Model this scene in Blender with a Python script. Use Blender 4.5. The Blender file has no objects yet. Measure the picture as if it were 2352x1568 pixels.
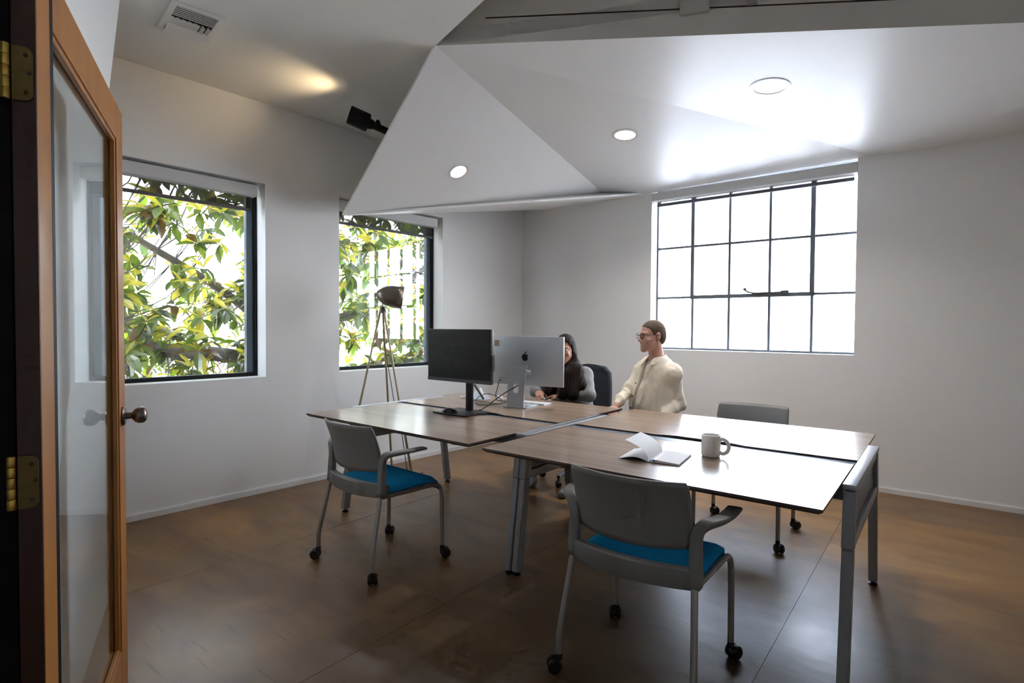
import bpy, bmesh, math, random
import numpy as np
from mathutils import Vector, Matrix, noise
C = bpy.context.scene.collection
sc = bpy.context.scene
PI = math.pi
random.seed(7)
rng = np.random.default_rng(7)

# ------------------------------------------------------------------ camera, sky, sun, portals, exposure
cam_d = bpy.data.cameras.new('camera'); cam = bpy.data.objects.new('camera', cam_d); C.objects.link(cam)
cam_d.sensor_width = 36.0; cam_d.lens = 36.0 * 1275.0 / 2352.0; cam_d.clip_start = 0.03; cam_d.clip_end = 400
PITCH, ROLL = 0.0248, 0.0065
fw = Vector((0, math.cos(PITCH), -math.sin(PITCH))); up0 = Vector((0, math.sin(PITCH), math.cos(PITCH))); rt0 = Vector((1, 0, 0))
rt = math.cos(ROLL) * rt0 + math.sin(ROLL) * up0; upv = -math.sin(ROLL) * rt0 + math.cos(ROLL) * up0
cam.matrix_world = Matrix(((rt.x, upv.x, -fw.x, 0), (rt.y, upv.y, -fw.y, 0), (rt.z, upv.z, -fw.z, 1.318), (0, 0, 0, 1)))
sc.camera = cam
sc.view_settings.view_transform = 'Standard'; sc.view_settings.look = 'None'
sc.view_settings.exposure = 1.03; sc.view_settings.gamma = 1.0; sc.view_settings.use_curve_mapping = False
sc.cycles.use_denoising = True
sc.cycles.max_bounces = 7; sc.cycles.diffuse_bounces = 5; sc.cycles.glossy_bounces = 3; sc.cycles.use_light_tree = False
sc.cycles.use_adaptive_sampling = True; sc.cycles.adaptive_threshold = 0.04; sc.cycles.adaptive_min_samples = 16
sc.cycles.transparent_max_bounces = 16; sc.cycles.transmission_bounces = 6
sc.cycles.caustics_reflective = False; sc.cycles.caustics_refractive = False
sc.cycles.sample_clamp_indirect = 24.0
SKY = 9.0
SUN = 42.0
w = bpy.data.worlds.new('world'); sc.world = w; w.use_nodes = True
nt = w.node_tree; nt.nodes.clear()
wo = nt.nodes.new('ShaderNodeOutputWorld'); bg = nt.nodes.new('ShaderNodeBackground'); tc = nt.nodes.new('ShaderNodeTexCoord')
sx = nt.nodes.new('ShaderNodeSeparateXYZ'); rp = nt.nodes.new('ShaderNodeValToRGB')
nt.links.new(tc.outputs['Generated'], sx.inputs[0]); nt.links.new(sx.outputs['Z'], rp.inputs[0])
nt.links.new(rp.outputs[0], bg.inputs[0]); nt.links.new(bg.outputs[0], wo.inputs[0])
rp.color_ramp.elements[0].position = 0.0; rp.color_ramp.elements[0].color = (0.92, 0.955, 1.0, 1)
rp.color_ramp.elements[1].position = 0.8; rp.color_ramp.elements[1].color = (0.50, 0.68, 1.0, 1)
bg.inputs[1].default_value = SKY
sun_d = bpy.data.lights.new('sun', 'SUN'); sun_d.energy = SUN; sun_d.angle = 0.01; sun_d.color = (1.0, 0.95, 0.85)
sun = bpy.data.objects.new('sun', sun_d); C.objects.link(sun)
sun.rotation_euler = Vector((0.10, -0.62, 0.78)).to_track_quat('Z', 'Y').to_euler()

# ------------------------------------------------------------------ frames of reference
YAW = -0.662
U = Vector((math.cos(YAW), math.sin(YAW), 0)); V = Vector((-U.y, U.x, 0)); O = Vector((-1.3711, 3.6982, 0))
def W(u, v, z=0.0): return O + u * U + v * V + Vector((0, 0, z))
LW = Vector((-2.577, 3.668, 0)); DL = Vector((0.65896, 0.75218, 0)); NL = Vector((DL.y, -DL.x, 0))     # left wall: origin, direction, normal into the room
CO = Vector((0.1207, 6.7473, 0))                                                                      # far corner
def LP(s, z, off=0.0): return LW + s * DL - off * NL + Vector((0, 0, z))
def RP(s, z, off=0.0): return CO + s * U + off * V + Vector((0, 0, z))

# ------------------------------------------------------------------ materials
MATS = {}
def mat(name, col, rough=0.5, metal=0.0, spec=0.5, bump=None, var=None, emit=None, coat=0.0, sheen=0.0):
    if name in MATS: return MATS[name]
    m = bpy.data.materials.new(name); m.use_nodes = True; n = m.node_tree.nodes; l = m.node_tree.links
    p = n['Principled BSDF']
    p.inputs['Base Color'].default_value = (*col, 1); p.inputs['Roughness'].default_value = rough
    p.inputs['Metallic'].default_value = metal; p.inputs['Specular IOR Level'].default_value = spec
    if coat: p.inputs['Coat Weight'].default_value = coat; p.inputs['Coat Roughness'].default_value = 0.15
    if sheen: p.inputs['Sheen Weight'].default_value = sheen
    t = n.new('ShaderNodeTexCoord')
    if var:   # (scale, amount) noise variation of the colour
        no = n.new('ShaderNodeTexNoise'); no.inputs['Scale'].default_value = var[0]; no.inputs['Detail'].default_value = 4
        mx = n.new('ShaderNodeMix'); mx.data_type = 'RGBA'
        l.new(t.outputs['Object'], no.inputs['Vector']); l.new(no.outputs['Fac'], mx.inputs[0])
        mx.inputs[6].default_value = (*[c * (1 - var[1]) for c in col], 1); mx.inputs[7].default_value = (*[min(1, c * (1 + var[1])) for c in col], 1)
        l.new(mx.outputs[2], p.inputs['Base Color'])
    if bump:  # (scale, strength)
        no = n.new('ShaderNodeTexNoise'); no.inputs['Scale'].default_value = bump[0]; no.inputs['Detail'].default_value = 3
        b = n.new('ShaderNodeBump'); b.inputs['Strength'].default_value = bump[1]; b.inputs['Distance'].default_value = 0.005
        l.new(t.outputs['Object'], no.inputs['Vector']); l.new(no.outputs['Fac'], b.inputs['Height']); l.new(b.outputs[0], p.inputs['Normal'])
    if emit: p.inputs['Emission Color'].default_value = (*emit[0], 1); p.inputs['Emission Strength'].default_value = emit[1]
    MATS[name] = m; return m

def glass_mat(name, tint=(1, 1, 1), ior=1.5):
    m = bpy.data.materials.new(name); m.use_nodes = True; n = m.node_tree.nodes; l = m.node_tree.links; n.clear()
    o = n.new('ShaderNodeOutputMaterial'); mx = n.new('ShaderNodeMixShader'); tr = n.new('ShaderNodeBsdfTransparent'); gl = n.new('ShaderNodeBsdfGlossy'); fr = n.new('ShaderNodeFresnel')
    tr.inputs[0].default_value = (*tint, 1); gl.inputs['Roughness'].default_value = 0.0; fr.inputs[0].default_value = ior
    # same reflectance on entry and exit, as in a thin flat pane
    geo = n.new('ShaderNodeNewGeometry'); mr = n.new('ShaderNodeMapRange'); mr.inputs[3].default_value = ior; mr.inputs[4].default_value = 1 / ior
    l.new(geo.outputs['Backfacing'], mr.inputs[0]); l.new(mr.outputs[0], fr.inputs[0])
    l.new(fr.outputs[0], mx.inputs[0]); l.new(tr.outputs[0], mx.inputs[1]); l.new(gl.outputs[0], mx.inputs[2]); l.new(mx.outputs[0], o.inputs[0])
    return m
def sheer_mat(name, col, alpha):
    m = bpy.data.materials.new(name); m.use_nodes = True; n = m.node_tree.nodes; l = m.node_tree.links; n.clear()
    o = n.new('ShaderNodeOutputMaterial'); mx = n.new('ShaderNodeMixShader'); tr = n.new('ShaderNodeBsdfTransparent'); df = n.new('ShaderNodeBsdfDiffuse')
    mx.inputs[0].default_value = alpha; df.inputs[0].default_value = (*col, 1)
    l.new(tr.outputs[0], mx.inputs[1]); l.new(df.outputs[0], mx.inputs[2]); l.new(mx.outputs[0], o.inputs[0]); return m

def wood_mat(name, c1, c2, c3, along='X', scale=1.0, rough=0.3, line=0.5, spec=0.5, bump=0.05):
    m = bpy.data.materials.new(name); m.use_nodes = True; n = m.node_tree.nodes; l = m.node_tree.links; p = n['Principled BSDF']
    t = n.new('ShaderNodeTexCoord'); mp = n.new('ShaderNodeMapping')
    s = {'X': (0.6, 14, 14), 'Y': (14, 0.6, 14), 'Z': (14, 14, 0.6)}[along]
    mp.inputs['Scale'].default_value = tuple(a * scale for a in s)
    no = n.new('ShaderNodeTexNoise'); no.inputs['Scale'].default_value = 1.0; no.inputs['Detail'].default_value = 6; no.inputs['Roughness'].default_value = 0.6
    no2 = n.new('ShaderNodeTexNoise'); no2.inputs['Scale'].default_value = 3.2; no2.inputs['Detail'].default_value = 4
    r1 = n.new('ShaderNodeValToRGB'); e = r1.color_ramp.elements; e[0].position = .3; e[0].color = (*c1, 1); e[1].position = .72; e[1].color = (*c2, 1)
    r2 = n.new('ShaderNodeValToRGB'); e = r2.color_ramp.elements; e[0].position = .64; e[0].color = (0, 0, 0, 1); e[1].position = .70; e[1].color = (line, line, line, 1)
    mx = n.new('ShaderNodeMix'); mx.data_type = 'RGBA'; mx.inputs[7].default_value = (*c3, 1)
    l.new(t.outputs['Object'], mp.inputs[0]); l.new(mp.outputs[0], no.inputs['Vector']); l.new(mp.outputs[0], no2.inputs['Vector'])
    l.new(no.outputs['Fac'], r1.inputs[0]); l.new(no2.outputs['Fac'], r2.inputs[0]); l.new(r1.outputs[0], mx.inputs[6]); l.new(r2.outputs[0], mx.inputs[0]); l.new(mx.outputs[2], p.inputs['Base Color'])
    p.inputs['Roughness'].default_value = rough; p.inputs['Specular IOR Level'].default_value = spec
    if bump:
        b = n.new('ShaderNodeBump'); b.inputs['Strength'].default_value = bump; b.inputs['Distance'].default_value = .002
        l.new(no.outputs['Fac'], b.inputs['Height']); l.new(b.outputs[0], p.inputs['Normal'])
    return m

def floor_mat():
    m = bpy.data.materials.new('varnished_plywood'); m.use_nodes = True; n = m.node_tree.nodes; l = m.node_tree.links; p = n['Principled BSDF']
    g = n.new('ShaderNodeNewGeometry'); oi = n.new('ShaderNodeObjectInfo')
    rot = n.new('ShaderNodeMapping'); rot.inputs['Rotation'].default_value = (0, 0, -YAW)
    l.new(g.outputs['Position'], rot.inputs[0])
    mp = n.new('ShaderNodeMapping'); mp.inputs['Scale'].default_value = (1.0, 2.4, 1)
    add = n.new('ShaderNodeVectorMath'); add.operation = 'ADD'; cmb = n.new('ShaderNodeCombineXYZ'); mul = n.new('ShaderNodeMath'); mul.operation = 'MULTIPLY'; mul.inputs[1].default_value = 40
    l.new(oi.outputs['Random'], mul.inputs[0]); l.new(mul.outputs[0], cmb.inputs[2]); l.new(rot.outputs[0], add.inputs[0]); l.new(cmb.outputs[0], add.inputs[1]); l.new(add.outputs[0], mp.inputs[0])
    a = n.new('ShaderNodeTexNoise'); a.inputs['Scale'].default_value = 1.6; a.inputs['Detail'].default_value = 7; a.inputs['Distortion'].default_value = 1.2
    l.new(mp.outputs[0], a.inputs['Vector'])
    ra = n.new('ShaderNodeValToRGB'); e = ra.color_ramp.elements
    e[0].position = .30; e[0].color = (0.195, 0.090, 0.026, 1); e[1].position = .72; e[1].color = (0.39, 0.200, 0.064, 1)
    l.new(a.outputs['Fac'], ra.inputs[0])
    b = n.new('ShaderNodeTexNoise'); b.inputs['Scale'].default_value = 0.85; b.inputs['Detail'].default_value = 5; b.inputs['Roughness'].default_value = .62
    l.new(rot.outputs[0], b.inputs['Vector'])
    rb = n.new('ShaderNodeValToRGB'); e = rb.color_ramp.elements; e[0].position = .42; e[0].color = (1, 1, 1, 1); e[1].position = .62; e[1].color = (0, 0, 0, 1)
    l.new(b.outputs['Fac'], rb.inputs[0])
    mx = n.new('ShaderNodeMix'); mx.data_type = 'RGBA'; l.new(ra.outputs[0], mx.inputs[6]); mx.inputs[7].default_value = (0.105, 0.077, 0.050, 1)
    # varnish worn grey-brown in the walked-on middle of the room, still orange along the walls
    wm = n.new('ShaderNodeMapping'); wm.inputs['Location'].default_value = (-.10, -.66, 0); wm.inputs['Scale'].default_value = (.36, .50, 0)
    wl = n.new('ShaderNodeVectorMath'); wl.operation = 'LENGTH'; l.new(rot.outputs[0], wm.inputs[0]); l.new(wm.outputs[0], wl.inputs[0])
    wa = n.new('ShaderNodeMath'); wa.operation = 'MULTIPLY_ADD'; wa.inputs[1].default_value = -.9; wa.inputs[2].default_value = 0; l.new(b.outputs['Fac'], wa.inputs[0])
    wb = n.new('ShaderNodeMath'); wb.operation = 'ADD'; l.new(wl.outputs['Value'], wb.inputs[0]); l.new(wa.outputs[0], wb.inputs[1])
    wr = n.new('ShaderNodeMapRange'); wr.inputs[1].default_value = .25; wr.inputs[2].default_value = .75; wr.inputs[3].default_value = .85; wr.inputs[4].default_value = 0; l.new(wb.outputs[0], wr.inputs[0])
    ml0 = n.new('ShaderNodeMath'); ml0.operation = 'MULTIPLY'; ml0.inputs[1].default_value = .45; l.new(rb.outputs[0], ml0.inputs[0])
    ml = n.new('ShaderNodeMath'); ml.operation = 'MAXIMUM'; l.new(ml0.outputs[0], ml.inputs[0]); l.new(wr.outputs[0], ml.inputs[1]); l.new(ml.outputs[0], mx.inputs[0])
    # small dark knots and scuffs
    v = n.new('ShaderNodeTexVoronoi'); v.inputs['Scale'].default_value = 1.7; l.new(rot.outputs[0], v.inputs['Vector'])
    rv = n.new('ShaderNodeValToRGB'); e = rv.color_ramp.elements; e[0].position = .016; e[0].color = (1, 1, 1, 1); e[1].position = .034; e[1].color = (0, 0, 0, 1); l.new(v.outputs['Distance'], rv.inputs[0])
    mp2 = n.new('ShaderNodeMapping'); mp2.inputs['Scale'].default_value = (3, 30, 1); mp2.inputs['Rotation'].default_value = (0, 0, .5); l.new(rot.outputs[0], mp2.inputs[0])
    c = n.new('ShaderNodeTexNoise'); c.inputs['Scale'].default_value = 1.3; c.inputs['Detail'].default_value = 6; l.new(mp2.outputs[0], c.inputs['Vector'])
    rc = n.new('ShaderNodeValToRGB'); e = rc.color_ramp.elements; e[0].position = .60; e[0].color = (0, 0, 0, 1); e[1].position = .74; e[1].color = (.40, .40, .40, 1); l.new(c.outputs['Fac'], rc.inputs[0])
    mm = n.new('ShaderNodeMath'); mm.operation = 'MAXIMUM'; l.new(rv.outputs[0], mm.inputs[0]); l.new(rc.outputs[0], mm.inputs[1])
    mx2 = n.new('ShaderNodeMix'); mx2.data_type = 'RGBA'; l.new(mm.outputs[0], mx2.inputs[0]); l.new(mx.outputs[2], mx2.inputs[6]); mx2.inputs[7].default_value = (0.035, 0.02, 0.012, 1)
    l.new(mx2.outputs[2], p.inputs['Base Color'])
    rr = n.new('ShaderNodeMapRange'); rr.inputs[1].default_value = .3; rr.inputs[2].default_value = .7; rr.inputs[3].default_value = .26; rr.inputs[4].default_value = .44
    l.new(b.outputs['Fac'], rr.inputs[0]); l.new(rr.outputs[0], p.inputs['Roughness'])
    d = n.new('ShaderNodeTexNoise'); d.inputs['Scale'].default_value = 6; d.inputs['Detail'].default_value = 6; l.new(mp.outputs[0], d.inputs['Vector'])
    bp = n.new('ShaderNodeBump'); bp.inputs['Strength'].default_value = .13; bp.inputs['Distance'].default_value = .01; l.new(d.outputs['Fac'], bp.inputs['Height']); l.new(bp.outputs[0], p.inputs['Normal'])
    p.inputs['Specular IOR Level'].default_value = .45
    return m

WALL = mat('wall_paint', (0.865, 0.868, 0.870), 0.62, spec=.35, bump=(60, .05), var=(1.2, .02))
CEIL = mat('ceiling_paint', (0.82, 0.81, 0.78), 0.55, spec=.4, bump=(40, .05))
SOFF = mat('soffit_paint', (0.88, 0.88, 0.87), 0.38, spec=.7, bump=(55, .10))
FASC = mat('fascia_paint', (0.70, 0.67, 0.61), 0.6, spec=.3, bump=(40, .05))
TRIM = mat('white_trim', (0.80, 0.80, 0.80), 0.4)
BLACKM = mat('black_metal', (0.008, 0.009, 0.011), 0.5, spec=.25)
FRAMEM = mat('dark_window_aluminium', (0.11, 0.15, 0.19), 0.35, spec=.5)
STEELP = mat('painted_steel_grey', (0.13, 0.15, 0.18), 0.5, bump=(90, .3))
CASS = mat('cassette_white', (0.66, 0.66, 0.66), 0.45)
GLASS = glass_mat('window_glass'); DGLASS = glass_mat('door_glass', (0.93, 0.97, 0.98), 1.62)
BLIND = sheer_mat('solar_screen_fabric', (0.075, 0.070, 0.066), 0.68)
HEM = mat('blind_hem', (0.09, 0.085, 0.085), 0.6)
DOORW = wood_mat('door_fir', (0.33, 0.118, 0.018), (0.43, 0.175, 0.031), (0.27, 0.090, 0.014), 'Z', 1.2, 0.42, .22)
DOORE = wood_mat('door_edge_dark', (0.035, 0.010, 0.005), (0.060, 0.017, 0.008), (0.025, 0.008, 0.004), 'Z', 1.2, 0.4, .4)
BRASS = mat('aged_brass', (0.16, 0.11, 0.035), 0.5, .6, var=(20, .35))
BRONZE = mat('knob_bronze', (0.20, 0.165, 0.14), 0.28, .9, var=(30, .3))
DESKW = wood_mat('walnut_laminate', (0.285, 0.200, 0.142), (0.375, 0.277, 0.205), (0.50, 0.395, 0.305), 'X', 1.0, 0.235, .5, .75, 0.0)
DESKE = mat('desktop_edge_band', (0.095, 0.068, 0.052), 0.4)
SILVER = mat('satin_silver_metal', (0.40, 0.41, 0.44), 0.36, .55)
DSILVER = mat('leg_silver', (0.33, 0.34, 0.36), 0.42, .4)
TRAY = mat('tray_grey', (0.16, 0.18, 0.21), 0.35, .5)
CHG = mat('chair_grey_plastic', (0.20, 0.20, 0.198), 0.42, spec=.45, bump=(250, .05))
BLUE = mat('chair_blue_fabric', (0.0, 0.27, 0.62), 0.85, spec=.2, bump=(400, .3), var=(30, .06))
CHLEG = mat('chair_leg_metal', (0.36, 0.35, 0.34), 0.38, .6)
CAST = mat('caster_black', (0.012, 0.012, 0.013), 0.42)
BLK = mat('monitor_black', (0.015, 0.016, 0.018), 0.42)
SCREEN = mat('matte_screen', (0.008, 0.010, 0.010), 0.40, spec=.45)
BEZ = mat('monitor_chin', (0.085, 0.10, 0.13), 0.4)
ALU = mat('aluminium', (0.58, 0.62, 0.68), 0.36, .35)
WHITEP = mat('white_plastic', (0.80, 0.80, 0.80), 0.35)
CERAM = mat('mug_ceramic', (0.86, 0.85, 0.83), 0.22, coat=.3)
PAPER = mat('paper', (0.88, 0.89, 0.92), 0.8)
CABLE = mat('cable_black', (0.01, 0.01, 0.01), 0.5)
SKIN = mat('skin_man', (0.60, 0.345, 0.265), 0.5, spec=.35, var=(18, .07), bump=(120, .08))
SKIN2 = mat('skin_woman', (0.52, 0.28, 0.195), 0.48, spec=.35, var=(18, .07))
HAIRM = mat('hair_brown_short', (0.105, 0.076, 0.050), 0.8, spec=.3, bump=(420, .35), var=(70, .35))
HAIRW = mat('hair_dark_long', (0.016, 0.009, 0.007), 0.7, spec=.2)
CREAM = mat('cream_twill', (0.92, 0.84, 0.70), 0.85, spec=.2, bump=(500, .12), var=(4, .05))
TSHIRT = mat('tshirt_shaded', (0.52, 0.47, 0.42), 0.85)  # white tee toned tan: brown shadow inside the overshirt put into its colour
GREYK = mat('grey_knit', (0.27, 0.27, 0.285), 0.9, bump=(200, .4), var=(6, .2))
JEANS = mat('acid_wash_denim', (0.20, 0.21, 0.23), 0.85, var=(14, .6))
DARKT = mat('dark_trousers', (0.03, 0.032, 0.04), 0.85)
BLKFAB = mat('black_fabric', (0.010, 0.011, 0.016), 0.9, bump=(120, .4))
LAMPM = mat('antique_nickel', (0.20, 0.175, 0.15), 0.33, .85, var=(9, .45))
LAMPLEG = mat('antique_brass_leg', (0.42, 0.34, 0.21), 0.42, .35)
GLOWW = mat('warm_diffuser', (1, .9, .75), 0.5, emit=((1.0, 0.66, 0.34), 4.0))
LETTER = mat('print_brown', (0.42, 0.27, 0.17), 0.7, var=(60, .3))
DARKHOLE = mat('dark_recess', (0.012, 0.011, 0.010), 0.8)

def strands(m, sc=(160, 160, 5), st=.5):
    n = m.node_tree.nodes; l = m.node_tree.links; p = n['Principled BSDF']; t = n.new('ShaderNodeTexCoord'); mp = n.new('ShaderNodeMapping'); mp.inputs['Scale'].default_value = sc
    no = n.new('ShaderNodeTexNoise'); no.inputs['Scale'].default_value = 1; no.inputs['Detail'].default_value = 4; b = n.new('ShaderNodeBump'); b.inputs['Strength'].default_value = st; b.inputs['Distance'].default_value = .006
    l.new(t.outputs['Object'], mp.inputs[0]); l.new(mp.outputs[0], no.inputs['Vector']); l.new(no.outputs['Fac'], b.inputs['Height']); l.new(b.outputs[0], p.inputs['Normal'])
strands(HAIRW)
# ------------------------------------------------------------------ mesh helpers
def obj(name, bm, m, parent=None, smooth=False, loc=None, rotz=None):
    me = bpy.data.meshes.new(name)
    if isinstance(bm, tuple): me.from_pydata(*bm)
    else: bm.to_mesh(me); bm.free()
    if isinstance(m, (list, tuple)):
        for k in m: me.materials.append(k)
    else: me.materials.append(m)
    if smooth:
        for p in me.polygons: p.use_smooth = True
        if smooth != 'all':
            try: me.set_sharp_from_angle(angle=math.radians(38))
            except Exception: pass
    o = bpy.data.objects.new(name, me); C.objects.link(o)
    if parent is not None: o.parent = parent
    if loc is not None: o.location = loc
    if rotz is not None: o.rotation_euler = (0, 0, rotz)
    return o
def tag(o, label=None, cat=None, group=None, kind=None):
    if label: o['label'] = label
    if cat: o['category'] = cat
    if group: o['group'] = group
    if kind: o['kind'] = kind
    return o
def thing(name, label, cat, loc=(0, 0, 0), rotz=0.0, group=None):
    o = bpy.data.objects.new(name, None); C.objects.link(o); o.location = loc; o.rotation_euler = (0, 0, rotz); o.empty_display_size = .1
    return tag(o, label, cat, group)
def dup(o, parent=None):
    c = o.copy(); C.objects.link(c)
    if parent is not None: c.parent = parent
    for ch in list(o.children): dup(ch, c)
    return c
def B(): return bmesh.new()
def box(bm, c, s, M=None, bev=0.0, taper=None):
    vs = []
    for z in (-.5, .5):
        for y in (-.5, .5):
            for x in (-.5, .5):
                k = taper if (taper and z > 0) else 1.0
                p = Vector((x * s[0] * k, y * s[1] * k, z * s[2]))
                if M is not None: p = M @ p
                vs.append(bm.verts.new(p + Vector(c)))
    fs = [bm.faces.new([vs[i] for i in f]) for f in ((0, 2, 3, 1), (4, 5, 7, 6), (0, 1, 5, 4), (2, 6, 7, 3), (0, 4, 6, 2), (1, 3, 7, 5))]
    if bev:
        es = list({e for f in fs for e in f.edges})
        bmesh.ops.bevel(bm, geom=es, offset=bev, segments=2, affect='EDGES', profile=.5)
    return bm
def prism(bm, poly, z0, z1, f=None):
    """poly: list of 2D points; f maps (x,y,z)->Vector"""
    f = f or (lambda x, y, z: Vector((x, y, z)))
    a = [bm.verts.new(f(x, y, z0)) for x, y in poly]; b = [bm.verts.new(f(x, y, z1)) for x, y in poly]
    n = len(poly)
    fs = [bm.faces.new(a[::-1]), bm.faces.new(b)]
    for i in range(n): fs.append(bm.faces.new([a[i], a[(i + 1) % n], b[(i + 1) % n], b[i]]))
    bmesh.ops.recalc_face_normals(bm, faces=fs)
    return bm
def hexa(bm, lo, hi):
    """8 corners: 4 lower, 4 upper in order"""
    a = [bm.verts.new(p) for p in lo]; b = [bm.verts.new(p) for p in hi]; n = len(a)
    fs = [bm.faces.new(a[::-1]), bm.faces.new(b)] + [bm.faces.new([a[i], a[(i + 1) % n], b[(i + 1) % n], b[i]]) for i in range(n)]
    bmesh.ops.recalc_face_normals(bm, faces=fs); return bm
def smoothpath(pts, k=3, closed=False):
    pts = [Vector(p) for p in pts]
    out = []; n = len(pts)
    for i in range(n - 1 if not closed else n):
        p0 = pts[(i - 1) % n] if (closed or i > 0) else pts[0]; p1 = pts[i % n]; p2 = pts[(i + 1) % n]; p3 = pts[(i + 2) % n] if (closed or i < n - 2) else pts[-1]
        for j in range(k):
            t = j / k
            out.append(.5 * ((2 * p1) + (-p0 + p2) * t + (2 * p0 - 5 * p1 + 4 * p2 - p3) * t * t + (-p0 + 3 * p1 - 3 * p2 + p3) * t ** 3))
    if not closed: out.append(pts[-1])
    return out
def tube(bm, pts, r, n=8, closed=False, caps=True):
    pts = [Vector(p) for p in pts]; R = r if isinstance(r, (list, tuple)) else [r] * len(pts)
    rings = []; prev = None
    for i, p in enumerate(pts):
        if closed: t = pts[(i + 1) % len(pts)] - pts[i - 1]
        else: t = pts[min(i + 1, len(pts) - 1)] - pts[max(i - 1, 0)]
        t = t.normalized() if t.length > 1e-9 else Vector((0, 0, 1))
        if prev is None:
            a = Vector((0, 0, 1)) if abs(t.z) < .9 else Vector((1, 0, 0)); s = t.cross(a).normalized()
        else:
            s = prev - t * prev.dot(t); s = s.normalized()
        prev = s; q = t.cross(s)
        rings.append([bm.verts.new(p + R[i] * (math.cos(2 * PI * j / n) * s + math.sin(2 * PI * j / n) * q)) for j in range(n)])
    m = len(rings)
    for i in range(m if closed else m - 1):
        for j in range(n):
            bm.faces.new([rings[i][j], rings[i][(j + 1) % n], rings[(i + 1) % m][(j + 1) % n], rings[(i + 1) % m][j]])
    if caps and not closed: bm.faces.new(rings[0][::-1]); bm.faces.new(rings[-1])
    return bm
def sweep(bm, pts, ws, ts, side=Vector((1, 0, 0)), n=10, e=.45):
    """super-elliptic cross-section swept along a path; ws: width along side, ts: thickness"""
    rings = []
    for i, p in enumerate(pts):
        p = Vector(p); t = (Vector(pts[min(i + 1, len(pts) - 1)]) - Vector(pts[max(i - 1, 0)])).normalized()
        s = (side - t * side.dot(t)).normalized(); q = s.cross(t)
        ring = []
        for j in range(n):
            a = 2 * PI * (j + .5) / n; ca, sa = math.cos(a), math.sin(a)
            ring.append(bm.verts.new(p + s * (ws[i] / 2 * math.copysign(abs(ca) ** e, ca)) + q * (ts[i] / 2 * math.copysign(abs(sa) ** e, sa))))
        rings.append(ring)
    for i in range(len(rings) - 1):
        for j in range(n): bm.faces.new([rings[i][j], rings[i][(j + 1) % n], rings[i + 1][(j + 1) % n], rings[i + 1][j]])
    bm.faces.new(rings[0][::-1]); bm.faces.new(rings[-1])
    bmesh.ops.recalc_face_normals(bm, faces=bm.faces[:]); return bm
def lathe(bm, prof, n=24, M=None, cap=True):
    M = M or Matrix.Identity(4); rings = []
    for r, z in prof:
        rings.append([bm.verts.new(M @ Vector((max(r, 1e-5) * math.cos(2 * PI * j / n), max(r, 1e-5) * math.sin(2 * PI * j / n), z))) for j in range(n)])
    for i in range(len(rings) - 1):
        for j in range(n): bm.faces.new([rings[i][j], rings[i][(j + 1) % n], rings[i + 1][(j + 1) % n], rings[i + 1][j]])
    if cap: bm.faces.new(rings[0][::-1]); bm.faces.new(rings[-1])
    bmesh.ops.recalc_face_normals(bm, faces=bm.faces[:]); return bm
def align(d, loc=(0, 0, 0)):
    return Matrix.Translation(Vector(loc)) @ Vector(d).to_track_quat('Z', 'Y').to_matrix().to_4x4()
def struct(name, bm, m, parent=None, smooth=False):
    o = obj(name, bm, m, parent, smooth)
    if parent is None: o['kind'] = 'structure'
    return o
def wall_box(name, P, s0, s1, z0, z1, off0, off1, m, parent=None):
    bm = B(); hexa(bm, [P(s0, z0, off0), P(s1, z0, off0), P(s1, z0, off1), P(s0, z0, off1)], [P(s0, z1, off0), P(s1, z1, off0), P(s1, z1, off1), P(s0, z1, off1)])
    return struct(name, bm, m, parent)

# ------------------------------------------------------------------ room shell
ZC = 3.06
def walls_with_holes(name, P, s0, s1, z0, z1, th, holes, m):
    """one solid wall with rectangular openings (holes: s0,s1,z0,z1)"""
    bm = B(); xs = sorted({s0, s1, *[h[0] for h in holes], *[h[1] for h in holes]}); zs = sorted({z0, z1, *[h[2] for h in holes], *[h[3] for h in holes]})
    vt = {}
    def v(i, j, k):
        if (i, j, k) not in vt: vt[(i, j, k)] = bm.verts.new(P(xs[i], zs[j], k * th))
        return vt[(i, j, k)]
    solid = {}
    for i in range(len(xs) - 1):
        for j in range(len(zs) - 1):
            cx, cz = (xs[i] + xs[i + 1]) / 2, (zs[j] + zs[j + 1]) / 2
            solid[(i, j)] = not any(h[0] < cx < h[1] and h[2] < cz < h[3] for h in holes)
    for (i, j), s in solid.items():
        if not s: continue
        for k in (0, 1): bm.faces.new([v(i, j, k), v(i + 1, j, k), v(i + 1, j + 1, k), v(i, j + 1, k)])
        if not solid.get((i - 1, j), False): bm.faces.new([v(i, j, 0), v(i, j, 1), v(i, j + 1, 1), v(i, j + 1, 0)])
        if not solid.get((i + 1, j), False): bm.faces.new([v(i + 1, j, 0), v(i + 1, j, 1), v(i + 1, j + 1, 1), v(i + 1, j + 1, 0)])
        if not solid.get((i, j - 1), False): bm.faces.new([v(i, j, 0), v(i + 1, j, 0), v(i + 1, j, 1), v(i, j, 1)])
        if not solid.get((i, j + 1), False): bm.faces.new([v(i, j + 1, 0), v(i + 1, j + 1, 0), v(i + 1, j + 1, 1), v(i, j + 1, 1)])
    bmesh.ops.recalc_face_normals(bm, faces=bm.faces[:])
    return struct(name, bm, m)
LEN_L = (CO - LW).length
W1 = (-.04, .957, .917, 2.435); W2 = (1.608, 2.812, .920, 2.452); W3 = (1.655, 3.458, 1.107, 2.745)
walls_with_holes('wall_left', LP, -2.6, LEN_L + .3, -.05, 4.2, .24, [W1, W2], WALL)
walls_with_holes('wall_right', RP, 0.0, 6.6, -.05, 4.2, .24, [W3], WALL)
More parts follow.
